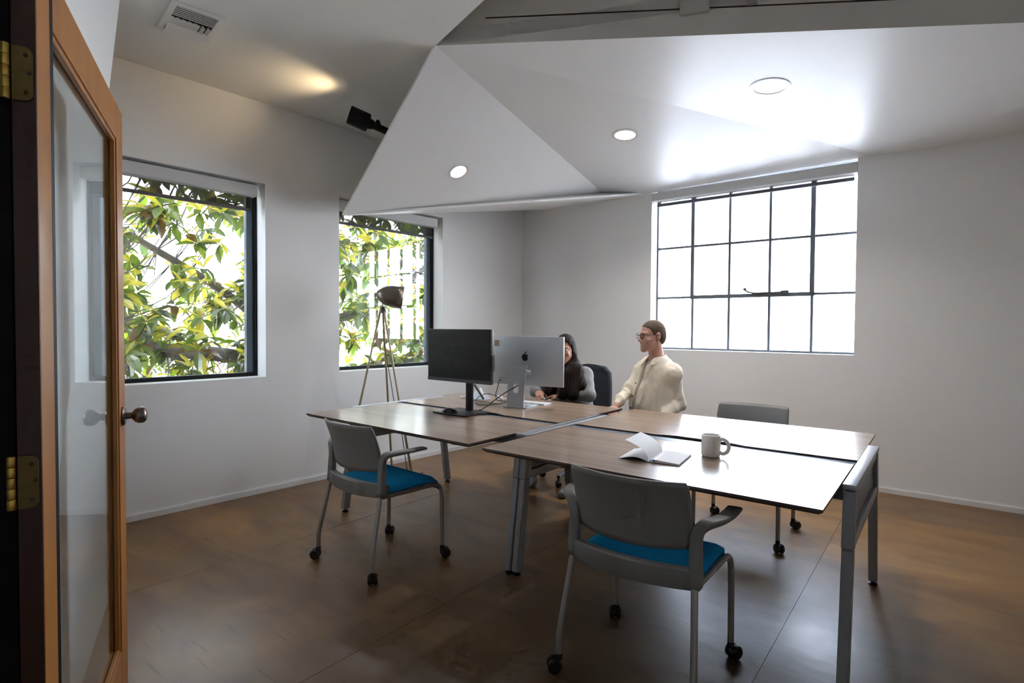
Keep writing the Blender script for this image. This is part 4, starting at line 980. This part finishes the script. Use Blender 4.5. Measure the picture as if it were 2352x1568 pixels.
# ---- man
def build_man():
    hc = np.array([1.060, 4.205, 1.262]); R, c = head_frame(hc, (-.955, -.29, -.03), (-.02, 0, 1))
    f = np.array([-.86, -.51, 0]); rgt = np.array([-.51, .86, 0])       # his right side is away from the camera
    neck = np.array([1.098, 4.225, 1.080]); sh = np.array([1.118, 4.235, 1.020]); SR = sh + rgt * .165 + [-.01, 0, -.035]; SL = sh - rgt * .165 + [.0, 0, -.035]
    pel = np.array([1.100, 4.270, .575]); chest = np.array([1.105, 4.230, .885]); belly = np.array([1.062, 4.232, .72])
    ER = np.array([.925, 4.330, .860]); WR_ = np.array([.790, 4.165, .735]); EL = np.array([1.245, 4.115, .760]); WL = np.array([1.045, 3.985, .655])
    HR, HL = pel + rgt * .09 + [0, 0, -.02], pel - rgt * .09 + [0, 0, -.02]; KR = HR + f * .44 + [0, 0, -.01]; KL = HL + f * .43 + [0, 0, -.01]; AR = KR + f * -.02 + [0, 0, -.43]; AL = KL + f * -.06 + [0, 0, -.43]
    Rt = np.stack([rgt, f, [0, 0, 1]], 1)
    def torso(P, k=0.0):
        d = ell(P, chest, (.170 + k, .112 + k, .205 + k), Rt); d = smin(d, ell(P, belly, (.160 + k, .118 + k, .19 + k), Rt), .06); d = smin(d, ell(P, pel, (.165 + k, .120 + k, .13 + k), Rt), .06)
        d = smin(d, np.minimum(cap(P, SR, sh + [0, 0, .012], .044 + k, .050 + k), cap(P, SL, sh + [0, 0, .012], .044 + k, .050 + k)), .06)
        return d
    def body(P):
        L = (P - c) @ R; d = head_sdf(L, 1.2, 1.0, .0015)
        d = smin(d, cap(P, hc + R @ np.array([0, -.022, -.055]), neck + [0.012, .012, -.03], .052, .058), .018); d = smin(d, torso(P), .03)
        for S_, E_, W_, sg in ((SR, ER, WR_, 1), (SL, EL, WL, -1)):
            d = smin(d, np.minimum(cap(P, S_, E_, .038, .034), cap(P, E_, W_, .032, .025)), .02)
        d = smin(d, hand_sdf(P, WR_ + (WR_ - ER) * .05, (-.35, -.75, -.35), (-.6, .3, .2), 1.0, .45), .010)
        d = smin(d, hand_sdf(P, WL + (WL - EL) * .05, (-.8, -.35, -.35), (-.4, .9, .1), 1.0, .5), .010)
        for H_, K_, A_2 in ((HR, KR, AR), (HL, KL, AL)): d = smin(d, np.minimum(cap(P, H_, K_, .075, .050), cap(P, K_, A_2, .048, .032)), .03)
        return d
    m = sdf_obj('person', lambda P: body(P), (.60, 3.70, .04), (1.40, 4.52, 1.42), .0085, SKIN)
    # finer head replaces the coarse one: rebuild whole body on a finer grid only above the collar
    tag(m, 'person with short brown hair, glasses and a cream overshirt, smiling to the left', 'person')
    # overshirt
    def shirt(P):
        fold = .011 * noise3(P * np.array([1, 1, .45], np.float32), 24, 1) + .005 * np.abs(noise3(P * np.array([1, 1, .5], np.float32), 44, 3))
        d = torso(P, .026)
        for S_, E_, W_ in ((SR, ER, WR_), (SL, EL, WL)):
            ax = np.array(E_) - np.array(S_); t1 = (P - S_) @ (ax / np.linalg.norm(ax)); ax2 = np.array(W_) - np.array(E_); t2 = (P - E_) @ (ax2 / np.linalg.norm(ax2))
            f1 = .005 * np.abs(np.sin(t1 * 34 + 3 * noise3(P, 10, 5))); f2 = .009 * np.abs(np.sin(t2 * 42 + 3 * noise3(P, 10, 2)))
            d = smin(d, cap(P, S_, E_, .058, .053) + f1, .014); d = smin(d, cap(P, E_, np.array(W_) - ax2 * .04, .054, .042) + f2, .025)
        d = d + fold
        # open neck: V cut around the throat and hem at the lap
        Ln = (P - neck) @ Rt
        d = smax(d, -ell(P, neck + f * .050 + [0, 0, .030], (.060, .075, .070), Rt), .008)
        d = smax(d, (P[..., 2] - 1.115) , .012); d = smax(d, .56 - P[..., 2], .006)
        for E_, W_, in ((ER, WR_), (EL, WL)):
            ax2 = (np.array(W_) - np.array(E_)); ax2 /= np.linalg.norm(ax2); cut = (P - (W_ - ax2 * .012)) @ ax2; near = np.sqrt(((P - W_) ** 2).sum(-1)) < .16
            d = np.where(near, np.maximum(d, cut), d)
        # placket opening: shallow groove from the throat down the front
        x = (P - sh) @ rgt + .004; y = (P - sh) @ f; z = P[..., 2] - sh[2]
        open_ = .012 + .05 * np.clip(-z / .5, 0, 1)
        groove = np.where((y > .04), np.abs(x - .030 + .16 * z) - open_ * .60, .1)
        return smax(d, -np.maximum(groove, .066 - y * 1.0 - .0 * z), .008)
    so = sdf_obj('overshirt', shirt, (.66, 3.86, .54), (1.42, 4.52, 1.14), .0056, CREAM, m, 2)
    def tee(P):
        d = torso(P, .012) ; d = smax(d, -ell(P, neck + f * .045 + [0, 0, .05], (.060, .070, .055), Rt), .006); return smax(smax(d, P[..., 2] - 1.10, .01), .62 - P[..., 2], .005)
    sdf_obj('t_shirt', tee, (.86, 4.0, .60), (1.40, 4.50, 1.12), .009, TSHIRT, m)
    # collar: two flaps
    for sg in (1, -1):
        bm = B(); base = neck + np.array([0, 0, -.018])
        pts = []
        for k in range(7):
            a = (k / 6) * 2.35 + .35; rr2 = .066
            an = a
            # a=0 at the front, grows around to the nape
            pos = base + (f * math.cos(an) + rgt * sg * math.sin(an)) * rr2 + np.array([0, 0, .016 * (1 - math.cos(an)) + .020])
            outw = (f * math.cos(an) + rgt * sg * math.sin(an))
            low = pos + outw * (.034 + .030 * math.exp(-(k / 1.3) ** 2)) + np.array([0, 0, -.026 - .030 * math.exp(-(k / 1.2) ** 2)])
            pts.append((pos + np.array([0, 0, .016]), low))
        a_ = [bm.verts.new(Vector(p)) for p, q in pts]; b_2 = [bm.verts.new(Vector(q)) for p, q in pts]
        for k in range(6): bm.faces.new([a_[k], a_[k + 1], b_2[k + 1], b_2[k]])
        o = obj('collar', bm, CREAM, m, 'all'); md = o.modifiers.new('s', 'SOLIDIFY'); md.thickness = .005; md = o.modifiers.new('b', 'SUBSURF'); md.levels = 1; md.render_levels = 1
    for k, z in enumerate((.90, .80, .71)):
        b0 = sh + rgt * (.030 + .16 * (sh[2] - z) + .034 + .002 * k); line = np.array([[b0[0] + f[0] * t, b0[1] + f[1] * t, z] for t in np.linspace(0, .175, 71)], np.float32)
        bp = line[np.where(shirt(line) < 0)[0].max()] if (shirt(line) < 0).any() else line[60]
        bm = B(); lathe(bm, [(.001, -.004), (.0085, -.004), (.0085, .003), (.006, .0045), (.001, .004)], 14, align(f, bp)); obj('button', bm, mat('button_brown', (.08, .045, .03), .35), m, True)
    # short hair
    def hair(P):
        L = (P - c) @ R; d = ell(L, (0, -.014, .035), (.0755, .0970, .0865)); d = smin(d, ell(L, (0, -.055, -.015), (.060, .055, .060)), .03)
        g = np.interp(L[..., 1], [-.12, -.08, -.036, -.022, .004, .012, .026, .034, .046, .062, .085], [-.080, -.076, -.044, .016, .016, -.014, -.010, .030, .052, .062, .078]).astype(np.float32)
        d = d + .0012 * noise3(P, 300, 2)
        return smax(d, (g - L[..., 2]) * .8, .006)
    sdf_obj('hair', hair, hc - .13, hc + .14, .0042, HAIRM, m, 1)
    for s in (-1, 1):
        bm = B(); tube(bm, [Vector(R @ np.array([s * x, y, z]) + c) for x, y, z in ((.014, .1005, .022), (.028, .1005, .027), (.045, .090, .022))], [.002, .003, .0015], 6); obj('eyebrow', bm, HAIRM, m, True)
    eyes(m, R, c, mat('iris_dark', (.03, .02, .015), .2))
    bm = B(); tube(bm, [Vector(R @ np.array([x, y, z]) + c) for x, y, z in ((-.016, .0885, -.0615), (0, .0905, -.063), (.016, .0885, -.0615))], .0026, 8); obj('teeth', bm, mat('teeth', (.7, .68, .62), .3), m)
    # glasses
    gl = None; bm = B()
    for s in (-1, 1):
        ring = [Vector(R @ np.array([s * .034 + .0215 * math.copysign(abs(math.cos(t)) ** .8, math.cos(t)), .108 - .006 * abs(math.cos(t)) * (1 if math.cos(t) * s > 0 else 0), .002 + .0175 * math.copysign(abs(math.sin(t)) ** .8, math.sin(t))]) + c) for t in np.linspace(0, 2 * PI, 25)[:-1]]
        tube(bm, ring, .0022, 8, closed=True)
        tube(bm, [Vector(R @ np.array(q) + c) for q in ((s * .058, .103, .010), (s * .073, .085, .010), (s * .080, .02, .010), (s * .081, -.018, .008), (s * .079, -.035, -.012))], .0022, 8)
    tube(bm, [Vector(R @ np.array(q) + c) for q in ((-.011, .109, .006), (0, .112, .009), (.011, .109, .006))], .002, 8)
    obj('glasses', bm, mat('glasses_tortoise', (.075, .025, .016), .3), m, True)
    # trousers and shoes
    def tro(P):
        d = ell(P, pel, (.178, .135, .14), Rt)
        for H_, K_, A_2 in ((HR, KR, AR), (HL, KL, AL)): d = smin(d, np.minimum(cap(P, H_, K_, .088, .064), cap(P, K_, A_2, .062, .050)), .03)
        return smax(smax(d + .004 * noise3(P, 24, 4), P[..., 2] - .66, .01), .085 - P[..., 2], .005)
    sdf_obj('trousers', tro, (.55, 3.65, .07), (1.42, 4.50, .68), .012, DARKT, m)
    for A_2 in (AR, AL):
        sdf_obj('shoe', lambda P, A_2=A_2: smax(smin(cap(P, A_2 + [0, 0, -.065] , A_2 + f * .16 + [0, 0, -.075], .045, .036), cap(P, A_2 + [0, 0, 0], A_2 + [0, 0, -.06], .040, .042), .03), .003 - P[..., 2], .004), A_2 + [-.25, -.25, -.14], A_2 + [.1, .1, .06], .009, CAST, m)
    return m, pel
man, pel_m = build_man()
sl_ = thing('stool', 'low black stool under the person in the cream overshirt', 'stool', (float(pel_m[0]), float(pel_m[1]), 0))
bm = B(); lathe(bm, [(.001, .385), (.17, .385), (.185, .395), (.185, .42), (.17, .432), (.001, .434)], 28); obj('seat', bm, BLKFAB, sl_, True)
for k in range(4):
    a = PI / 4 + k * PI / 2; bm = B(); tube(bm, [(.12 * math.cos(a), .12 * math.sin(a), .388), (.18 * math.cos(a), .18 * math.sin(a), .001)], .012, 10); obj('leg', bm, BLACKM, sl_, True)

# ---- woman
def build_woman():
    hc = np.array([.438, 4.60, 1.142]); R, c = head_frame(hc, (-.38, -.92, -.08), (.03, 0, 1))
    f = np.array([-.55, -.835, 0]); f /= np.linalg.norm(f); lft = np.array([-f[1], f[0], 0])     # her left, towards the right of the picture
    neck = np.array([.445, 4.655, .985]); sh = np.array([.470, 4.680, .925]); SL = sh + lft * .160; SR = sh - lft * .160
    pel = np.array([.575, 4.84, .54]); chest = np.array([.485, 4.70, .83]); belly = np.array([.53, 4.77, .68])
    EL = np.array([.628, 4.475, .785]); WL = np.array([.40, 4.515, .765]); ER = np.array([.215, 4.82, .775]); WR_ = np.array([.225, 4.60, .790])
    HL, HR = pel + lft * .09, pel - lft * .09; KL = np.array([.48, 4.38, .52]); KR = np.array([.26, 4.48, .52]); AL = np.array([.475, 4.40, .10]); AR = np.array([.175, 4.62, .10])
    Rt = np.stack([lft, f, [0, 0, 1]], 1)
    def torso(P, k=0.0):
        d = ell(P, chest, (.155 + k, .115 + k, .165 + k), Rt); d = smin(d, ell(P, belly, (.155 + k, .120 + k, .18 + k), Rt), .06); d = smin(d, ell(P, pel, (.170 + k, .130 + k, .13 + k), Rt), .06)
        return smin(d, cap(P, SR, SL, .048 + k, .048 + k), .06)
    def body(P):
        L = (P - c) @ R; d = head_sdf(L, 1.3, .98)
        d = smin(d, cap(P, hc + R @ np.array([0, -.022, -.055]), neck + [0.01, .012, -.03], .047, .052), .018); d = smin(d, torso(P), .03)
        for S_, E_, W_ in ((SR, ER, WR_), (SL, EL, WL)): d = smin(d, np.minimum(cap(P, S_, E_, .043, .036), cap(P, E_, W_, .034, .023)), .02)
        d = smin(d, hand_sdf(P, WR_, (.02, -.9, -.12), (.8, .1, .0), .95, .62), .010)
        d = smin(d, hand_sdf(P, WL, (-.95, .25, -.08), (-.2, -.9, 0), .95, .45), .010)
        for H_, K_, A_2 in ((HR, KR, AR), (HL, KL, AL)): d = smin(d, np.minimum(cap(P, H_, K_, .075, .050), cap(P, K_, A_2, .046, .030)), .03)
        return d
    m = sdf_obj('person', body, (.04, 4.24, .03), (.80, 5.02, 1.32), .0085, SKIN2)
    tag(m, 'person with long dark hair sitting behind the silver display', 'person')
    def top(P):
        d = torso(P, .022)
        for S_, E_, W_ in ((SR, ER, WR_), (SL, EL, WL)):
            ax = np.array(E_) - np.array(S_); t1 = (P - S_) @ (ax / np.linalg.norm(ax)); ax2 = np.array(W_) - np.array(E_); l2 = np.linalg.norm(ax2); t2 = (P - E_) @ (ax2 / l2)
            d = smin(d, cap(P, S_, E_, .062, .056) + .005 * np.sin(t1 * 55 + 4 * noise3(P, 9, 5)), .035); d = smin(d, cap(P, E_, W_ - ax2 / l2 * .012, .054, .036) + .004 * np.sin(t2 * 70 + 4 * noise3(P, 9, 2)), .025)
        d = d + .005 * noise3(P, 24, 6); d = smax(d, -ell(P, neck + f * .04 + [0, 0, .035], (.058, .068, .060), Rt), .008)
        return smax(smax(d, P[..., 2] - 1.02, .01), .50 - P[..., 2], .006)
    sdf_obj('sweater', top, (.04, 4.32, .48), (.80, 5.02, 1.05), .0075, GREYK, m, 3)
    def hair(P):
        L = (P - c) @ R; d = ell(L, (0, -.016, .036), (.083, .105, .092))
        d = smin(d, ell(L, (0, -.055, -.03), (.085, .060, .10)), .03)
        face = ell(L, (0, .070, -.026), (.079, .086, .102)); d = smax(d, -face, .010)
        # long lengths falling over both shoulders and down the front
        for sg, e1, e2 in ((1, (.105, .0, -.17), (.125, .075, -.36)), (-1, (-.090, .0, -.16), (-.10, .07, -.36))):
            a = R @ np.array([sg * .066, -.025, -.03]) + c; b1 = R @ np.array([sg * .085, -.012, -.11]) + c; b2 = np.array([c[0], c[1], c[2]]) + lft * e1[0] + f * (.005) + [0, 0, e1[2]]; b3 = c + lft * e2[0] + f * .085 + [0, 0, e2[2]]
            st_ = .004 * np.sin(((P - c) @ lft) * 330 + 3 * noise3(P, 12, 3))
            d = smin(d, cap(P, a, b1, .026, .034) + st_ * .4, .02); d = smin(d, cap(P, b1, b2, .036, .058) + st_, .02); d = smin(d, cap(P, b2, b3, .062, .050) + st_, .03)
        d = smin(d, cap(P, c + lft * .10 + [0, 0, -.17], c + lft * .175 + f * .03 + [0, 0, -.29], .050, .040) + .004 * np.sin(((P - c) @ lft) * 300 + 3 * noise3(P, 14, 8)), .03)
        if True:
            b2 = c + lft * .06 + f * .06 + [0, 0, -.20]; b3 = c + lft * .045 + f * .11 + [0, 0, -.36]; d = smin(d, cap(P, b2, b3, .055, .045) + .004 * np.sin(((P - c) @ lft) * 330), .03)
        d = smin(d, cap(P, c + lft * .0 + f * -.09 + [0, 0, -.05], c - f * .14 + [0, 0, -.30], .06, .07), .03)
        return d + .0015 * np.sin(L[..., 0] * 260)
    sdf_obj('hair', hair, (.10, 4.40, .72), (.76, 4.92, 1.29), .0062, HAIRW, m, 1)
    eyes(m, R, c, mat('iris_dark', (.03, .02, .015), .2))
    for s in (-1, 1):
        bm = B(); tube(bm, [Vector(R @ np.array([s * x, y, z]) + c) for x, y, z in ((.012, .1005, .021), (.028, .100, .027), (.045, .088, .020))], [.002, .003, .0015], 6); obj('eyebrow', bm, HAIRW, m, True)
    bm = B(); tube(bm, [Vector(R @ np.array([x, y, z]) + c) for x, y, z in ((-.020, .092, -.060), (0, .0965, -.064), (.020, .092, -.060))], [.003, .005, .003], 8); obj('lips', bm, mat('lip', (.32, .10, .08), .4), m, True)
    def tro(P):
        d = ell(P, pel, (.182, .142, .14), Rt)
        for H_, K_, A_2 in ((HR, KR, AR), (HL, KL, AL)): d = smin(d, np.minimum(cap(P, H_, K_, .088, .064), cap(P, K_, A_2, .060, .046)), .03)
        return smax(smax(d + .005 * noise3(P, 26, 4), P[..., 2] - .62, .01), .075 - P[..., 2], .005)
    sdf_obj('jeans', tro, (.04, 4.24, .06), (.84, 5.04, .64), .011, JEANS, m)
    for A_2 in (AR, AL):
        sdf_obj('shoe', lambda P, A_2=A_2: smax(smin(cap(P, A_2 + [0, 0, -.062], A_2 + f * .15 + [0, 0, -.070], .042, .034), cap(P, A_2, A_2 + [0, 0, -.05], .038, .040), .03), .003 - P[..., 2], .004), A_2 + [-.22, -.25, -.12], A_2 + [.1, .1, .06], .009, mat('shoe_grey', (.22, .22, .21), .6), m)
    return m, pel, f, lft
woman, pel_w, f_w, l_w = build_woman()
# black task chair
tcx = thing('task_chair', 'black task chair with star base behind the dark haired person', 'chair', (float(pel_w[0]) - .02, float(pel_w[1]) - .03, 0), math.atan2(f_w[1], f_w[0]) - PI / 2)
bm = B(); nz, nx = 10, 14; vs = []
for i in range(nz + 1):
    k = i / nz; row = []
    for j in range(nx + 1):
        s = j / nx * 2 - 1; hwid = .235 * (1 - .18 * k ** 3) * (1 if k < .9 else 1 - (k - .9) * 2.2); row.append(bm.verts.new((s * hwid, -.215 - .09 * k + .035 * s * s, .52 + .47 * k - .02 * s * s * k)))
    vs.append(row)
for i in range(nz):
    for j in range(nx): bm.faces.new([vs[i][j], vs[i][j + 1], vs[i + 1][j + 1], vs[i + 1][j]])
o = obj('backrest', bm, BLKFAB, tcx, 'all'); md = o.modifiers.new('s', 'SOLIDIFY'); md.thickness = .045; md.offset = 0
bm = B(); box(bm, (0, .0, .445), (.46, .45, .07), bev=.03); obj('seat', bm, BLKFAB, tcx, True)
bm = B(); tube(bm, [(0, -.16, .42), (0, -.25, .43), (0, -.27, .60)], .018, 8); obj('back_support', bm, BLACKM, tcx, True)
bm = B(); tube(bm, [(0, 0, .42), (0, 0, .12)], [.030, .026], 14); obj('gas_column', bm, BLACKM, tcx, True)
bm = B()
for k in range(5):
    a = 2 * PI * k / 5 + .3; sweep(bm, [(.02 * math.cos(a), .02 * math.sin(a), .125), (.29 * math.cos(a), .29 * math.sin(a), .085)], [.055, .035], [.045, .026], side=Vector((-math.sin(a), math.cos(a), 0)), n=10)
obj('star_base', bm, mat('base_grey', (.22, .23, .26), .4, .3), tcx, True)
for k in range(5):
    a = 2 * PI * k / 5 + .3; bm = B(); lathe(bm, [(.001, -.022), (.024, -.022), (.028, -.016), (.028, .016), (.024, .022), (.001, .022)], 16, Matrix.Translation((.29 * math.cos(a), .29 * math.sin(a), .0285)) @ Matrix.Rotation(a + .7, 4, 'Z') @ Matrix.Rotation(PI / 2, 4, 'X'))
    tube(bm, [(.29 * math.cos(a), .29 * math.sin(a), .09), (.29 * math.cos(a), .29 * math.sin(a), .04)], .008, 8); obj('caster', bm, CAST, tcx, True)

# ------------------------------------------------------------------ outside: ground, neighbour, magnolia
struct('ground', box(B(), (0, 10, -3.45), (160, 160, .1)), mat('pale_paving', (.62, .61, .59), .8, var=(1, .1)))
hs = thing('neighbour_house', 'pale stucco house with terracotta wall seen through the tree', 'house', LP(.6, 0, 13), math.atan2(DL.y, DL.x))
obj('wall', box(B(), (0, 0, -.9), (16, 5, 5.0)), mat('white_stucco', (.78, .76, .72), .8), hs)
obj('roof', box(B(), (0, 0, 1.68), (16.4, 5.4, .16)), mat('roof_clay', (.55, .26, .16), .8), hs)
obj('terracotta_wing', box(B(), (-1.6, -3.4, -1.25), (2.4, 1.8, 4.1)), mat('terracotta_stucco', (.66, .34, .22), .8), hs)
for k in range(4):
    wf = obj('window', box(B(), (-5.5 + 3.6 * k, -2.52, -.2), (1.2, .06, 1.3)), mat('house_window_frame', (.7, .7, .7), .5), hs)
    obj('pane', box(B(), (-5.5 + 3.6 * k, -2.56, -.2), (1.06, .02, 1.16)), mat('house_pane', (.05, .07, .09), .1), wf)

def leaf_mat(name, col, trans):
    m = bpy.data.materials.new(name); m.use_nodes = True; n = m.node_tree.nodes; l = m.node_tree.links; n.clear()
    o = n.new('ShaderNodeOutputMaterial'); d = n.new('ShaderNodeBsdfDiffuse'); t = n.new('ShaderNodeBsdfTranslucent'); g = n.new('ShaderNodeBsdfGlossy'); m1 = n.new('ShaderNodeMixShader'); m2 = n.new('ShaderNodeMixShader')
    geo = n.new('ShaderNodeNewGeometry'); hs_ = n.new('ShaderNodeHueSaturation'); mr = n.new('ShaderNodeMapRange'); oi = n.new('ShaderNodeObjectInfo'); ad_ = n.new('ShaderNodeMath'); ad_.operation = 'ADD'; fr_ = n.new('ShaderNodeMath'); fr_.operation = 'FRACT'
    l.new(geo.outputs['Random Per Island'], ad_.inputs[0]); l.new(oi.outputs['Random'], ad_.inputs[1]); l.new(ad_.outputs[0], fr_.inputs[0])
    mr.inputs[3].default_value = .55; mr.inputs[4].default_value = 1.35; l.new(fr_.outputs[0], mr.inputs[0]); l.new(mr.outputs[0], hs_.inputs['Value']); hs_.inputs['Color'].default_value = (*col, 1)
    l.new(hs_.outputs[0], d.inputs[0]); t.inputs[0].default_value = (*trans, 1); g.inputs['Roughness'].default_value = .3; m1.inputs[0].default_value = .45; m2.inputs[0].default_value = .10
    l.new(d.outputs[0], m1.inputs[1]); l.new(t.outputs[0], m1.inputs[2]); l.new(m1.outputs[0], m2.inputs[1]); l.new(g.outputs[0], m2.inputs[2]); l.new(m2.outputs[0], o.inputs[0]); return m
LEAFM = [leaf_mat('leaf_green', (.075, .125, .022), (.17, .27, .018)), leaf_mat('leaf_yellow_lit', (.34, .33, .045), (.85, .77, .07)), leaf_mat('leaf_brown', (.09, .045, .016), (.18, .10, .02)), leaf_mat('leaf_deep', (.040, .075, .028), (.06, .11, .026))]
BARK = mat('magnolia_bark', (.16, .145, .14), .85, bump=(30, .6), var=(9, .3))
tree = thing('magnolia_tree', 'magnolia tree with large glossy leaves outside the two left windows', 'tree', LP(2.55, -3.4, 2.3))
T0 = tree.location
def lv(len_, wid, fold, droop):
    """leaf in local coordinates: base at 0, grows along +x"""
    P_ = []; 
    for k, (x, w_) in enumerate(((0, .02), (.22, .62), (.5, 1.0), (.78, .72), (1, 0))):
        z = -droop * x * x * len_
        if k in (0, 4): P_.append([(x * len_, 0, z)])
        else: P_.append([(x * len_, -w_ * wid / 2, z + fold * w_ * wid / 2), (x * len_, 0, z), (x * len_, w_ * wid / 2, z + fold * w_ * wid / 2)])
    vs2 = [p for r_ in P_ for p in r_]
    F2 = [(0, 1, 2), (0, 2, 3), (1, 4, 5, 2), (2, 5, 6, 3), (4, 7, 8, 5), (5, 8, 9, 6), (7, 10, 8), (8, 10, 9)]
    return vs2, F2
leaf_meshes = []
for k in range(4):
    vs2, F2 = lv(1, .36 + .04 * k, .35, .10 + .12 * k)
    for mi, mm in enumerate(LEAFM):
        me = bpy.data.meshes.new('leaf'); me.from_pydata(vs2, [], F2); me.materials.append(mm); leaf_meshes.append(me)
# limbs
limbs = []
def limb(pts, r0, r1):
    pts = smoothpath([Vector(p) for p in pts], 5); n = len(pts); limbs.append((pts, [r0 + (r1 - r0) * i / (n - 1) for i in range(n)]))
limb([LP(2.55, -3.4, 2.3), LP(2.50, -1.5, 2.25), LP(2.42, .2, 2.2), LP(2.35, 1.1, 2.15), LP(2.5, 2.0, 2.3), LP(2.7, 3.4, 2.4)], .17, .06)
limb([LP(2.40, .5, 2.2), LP(1.6, .95, 1.9), LP(.6, 1.10, 1.75), LP(-.4, 1.30, 1.7), LP(-1.6, 1.35, 1.9)], .10, .035)
limb([LP(.7, 1.08, 1.75), LP(.2, 1.6, 1.7), LP(-.3, 2.1, 1.9), LP(-.5, 2.9, 2.0)], .05, .018)
limb([LP(2.38, 1.0, 2.15), LP(1.5, 1.7, 2.2), LP(.7, 2.2, 2.3), LP(-.2, 2.75, 2.5)], .06, .02)
limb([LP(2.45, 1.3, 2.2), LP(3.3, 1.6, 1.9), LP(4.2, 2.2, 1.9), LP(5.0, 2.6, 2.1)], .07, .02)
limb([LP(2.4, .3, 2.2), LP(3.3, .7, 1.8), LP(4.1, .9, 1.7), LP(5.2, 1.2, 1.9)], .08, .025)
limb([LP(2.45, 1.7, 2.25), LP(2.2, 2.3, 1.7), LP(2.3, 2.9, 1.5)], .045, .015)
limb([LP(.6, 1.1, 1.75), LP(.1, .75, 1.5), LP(-.5, .6, 1.4)], .035, .012)
limb([LP(3.5, .75, 1.8), LP(3.9, .45, 1.5), LP(4.4, .35, 1.5)], .035, .012)
bm = B(); tube(bm, [p - T0 for p in limbs[0][0]], limbs[0][1], 14); obj('trunk', bm, BARK, tree, 'all')
for pts, rs in limbs[1:]:
    bm = B(); tube(bm, [p - T0 for p in pts], rs, 10); obj('branch', bm, BARK, tree, 'all')
lp = [p for pts, _ in limbs for p in pts if p.z > .3]
ros = []
tries = 0
while len(ros) < 1250 and tries < 40000:
    tries += 1
    s = rng.uniform(-2.4, 5.6); off = rng.uniform(1.0, 3.3); z = rng.uniform(.35, 3.5)
    p = LP(s, z, off)
    d = min((p - q).length for q in lp)
    if d > 1.15 or d < .08: continue
    if noise.noise(p * 1.25 + Vector((3, 1, 0))) < -.24: continue
    ros.append(p)
twb = B(); leaves = []
for p in ros:
    q = min(lp, key=lambda a: (a - p).length); mid = (p + q) / 2 + Vector((rng.normal() * .05, rng.normal() * .05, -.04))
    tube(twb, [q - T0, mid - T0, p - T0], [.007, .005, .004], 4)
    ax = ((p - mid).normalized() + Vector((0, 0, .9))).normalized(); M = ax.to_track_quat('Z', 'Y').to_matrix()
    nleaf = int(rng.integers(7, 11)); a0 = rng.uniform(0, 6.28); tone = rng.uniform()
    for k in range(nleaf):
        a = a0 + k * 2.4; el = rng.uniform(-.45, .75) if k < nleaf * .6 else rng.uniform(-1.2, .1)
        d3 = M @ Vector((math.cos(a) * math.cos(el), math.sin(a) * math.cos(el), math.sin(el)))
        L_ = rng.uniform(.15, .235); base = p + Vector((0, 0, -.03 * k / nleaf))
        mi = 0
        u_ = rng.uniform()
        if d3.z > .25: mi = 1 if u_ < .74 else (0 if u_ < .93 else 2)  # upward leaves mostly yellow: glow of sun through young leaves put into colour
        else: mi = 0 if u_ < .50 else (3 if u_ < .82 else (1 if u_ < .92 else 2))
        leaves.append((base, d3, L_, mi, int(rng.integers(0, 4)), rng.uniform(-.6, .6)))
to = obj('twigs', twb, BARK, tree); to['kind'] = 'stuff'
camp = Vector((0, 0, 1.318))
def seen(b):   # leaves on a line of sight through one of the two tree windows
    d = b - camp; k = d.dot(-NL)
    if k <= 0: return False
    t = (LW - camp).dot(-NL) / k; q = camp + d * t; s = (q - LW).dot(DL); return (-.1 < s < .95 and .95 < q.z < 2.4) or (1.62 < s < 2.78 and .95 < q.z < 2.4)
order = sorted(range(len(leaves)), key=lambda i: (not seen(leaves[i][0]), (leaves[i][0] - camp).length))
def leafM(b, d3, L_, roll):
    x = d3.normalized(); y = Vector((0, 0, 1)).cross(x); y = y.normalized() if y.length > .05 else Vector((0, 1, 0)); z = x.cross(y)
    M = Matrix(((x.x, y.x, z.x, b.x), (x.y, y.y, z.y, b.y), (x.z, y.z, z.z, b.z), (0, 0, 0, 1))); return M @ Matrix.Rotation(roll, 4, 'X') @ Matrix.Scale(L_, 4)
rest_v, rest_f, rest_m = [], [], []
for n_, i in enumerate(order):
    b, d3, L_, mi, sh2, roll = leaves[i]; M = leafM(b - T0, d3, L_, roll)
    if n_ < 298:
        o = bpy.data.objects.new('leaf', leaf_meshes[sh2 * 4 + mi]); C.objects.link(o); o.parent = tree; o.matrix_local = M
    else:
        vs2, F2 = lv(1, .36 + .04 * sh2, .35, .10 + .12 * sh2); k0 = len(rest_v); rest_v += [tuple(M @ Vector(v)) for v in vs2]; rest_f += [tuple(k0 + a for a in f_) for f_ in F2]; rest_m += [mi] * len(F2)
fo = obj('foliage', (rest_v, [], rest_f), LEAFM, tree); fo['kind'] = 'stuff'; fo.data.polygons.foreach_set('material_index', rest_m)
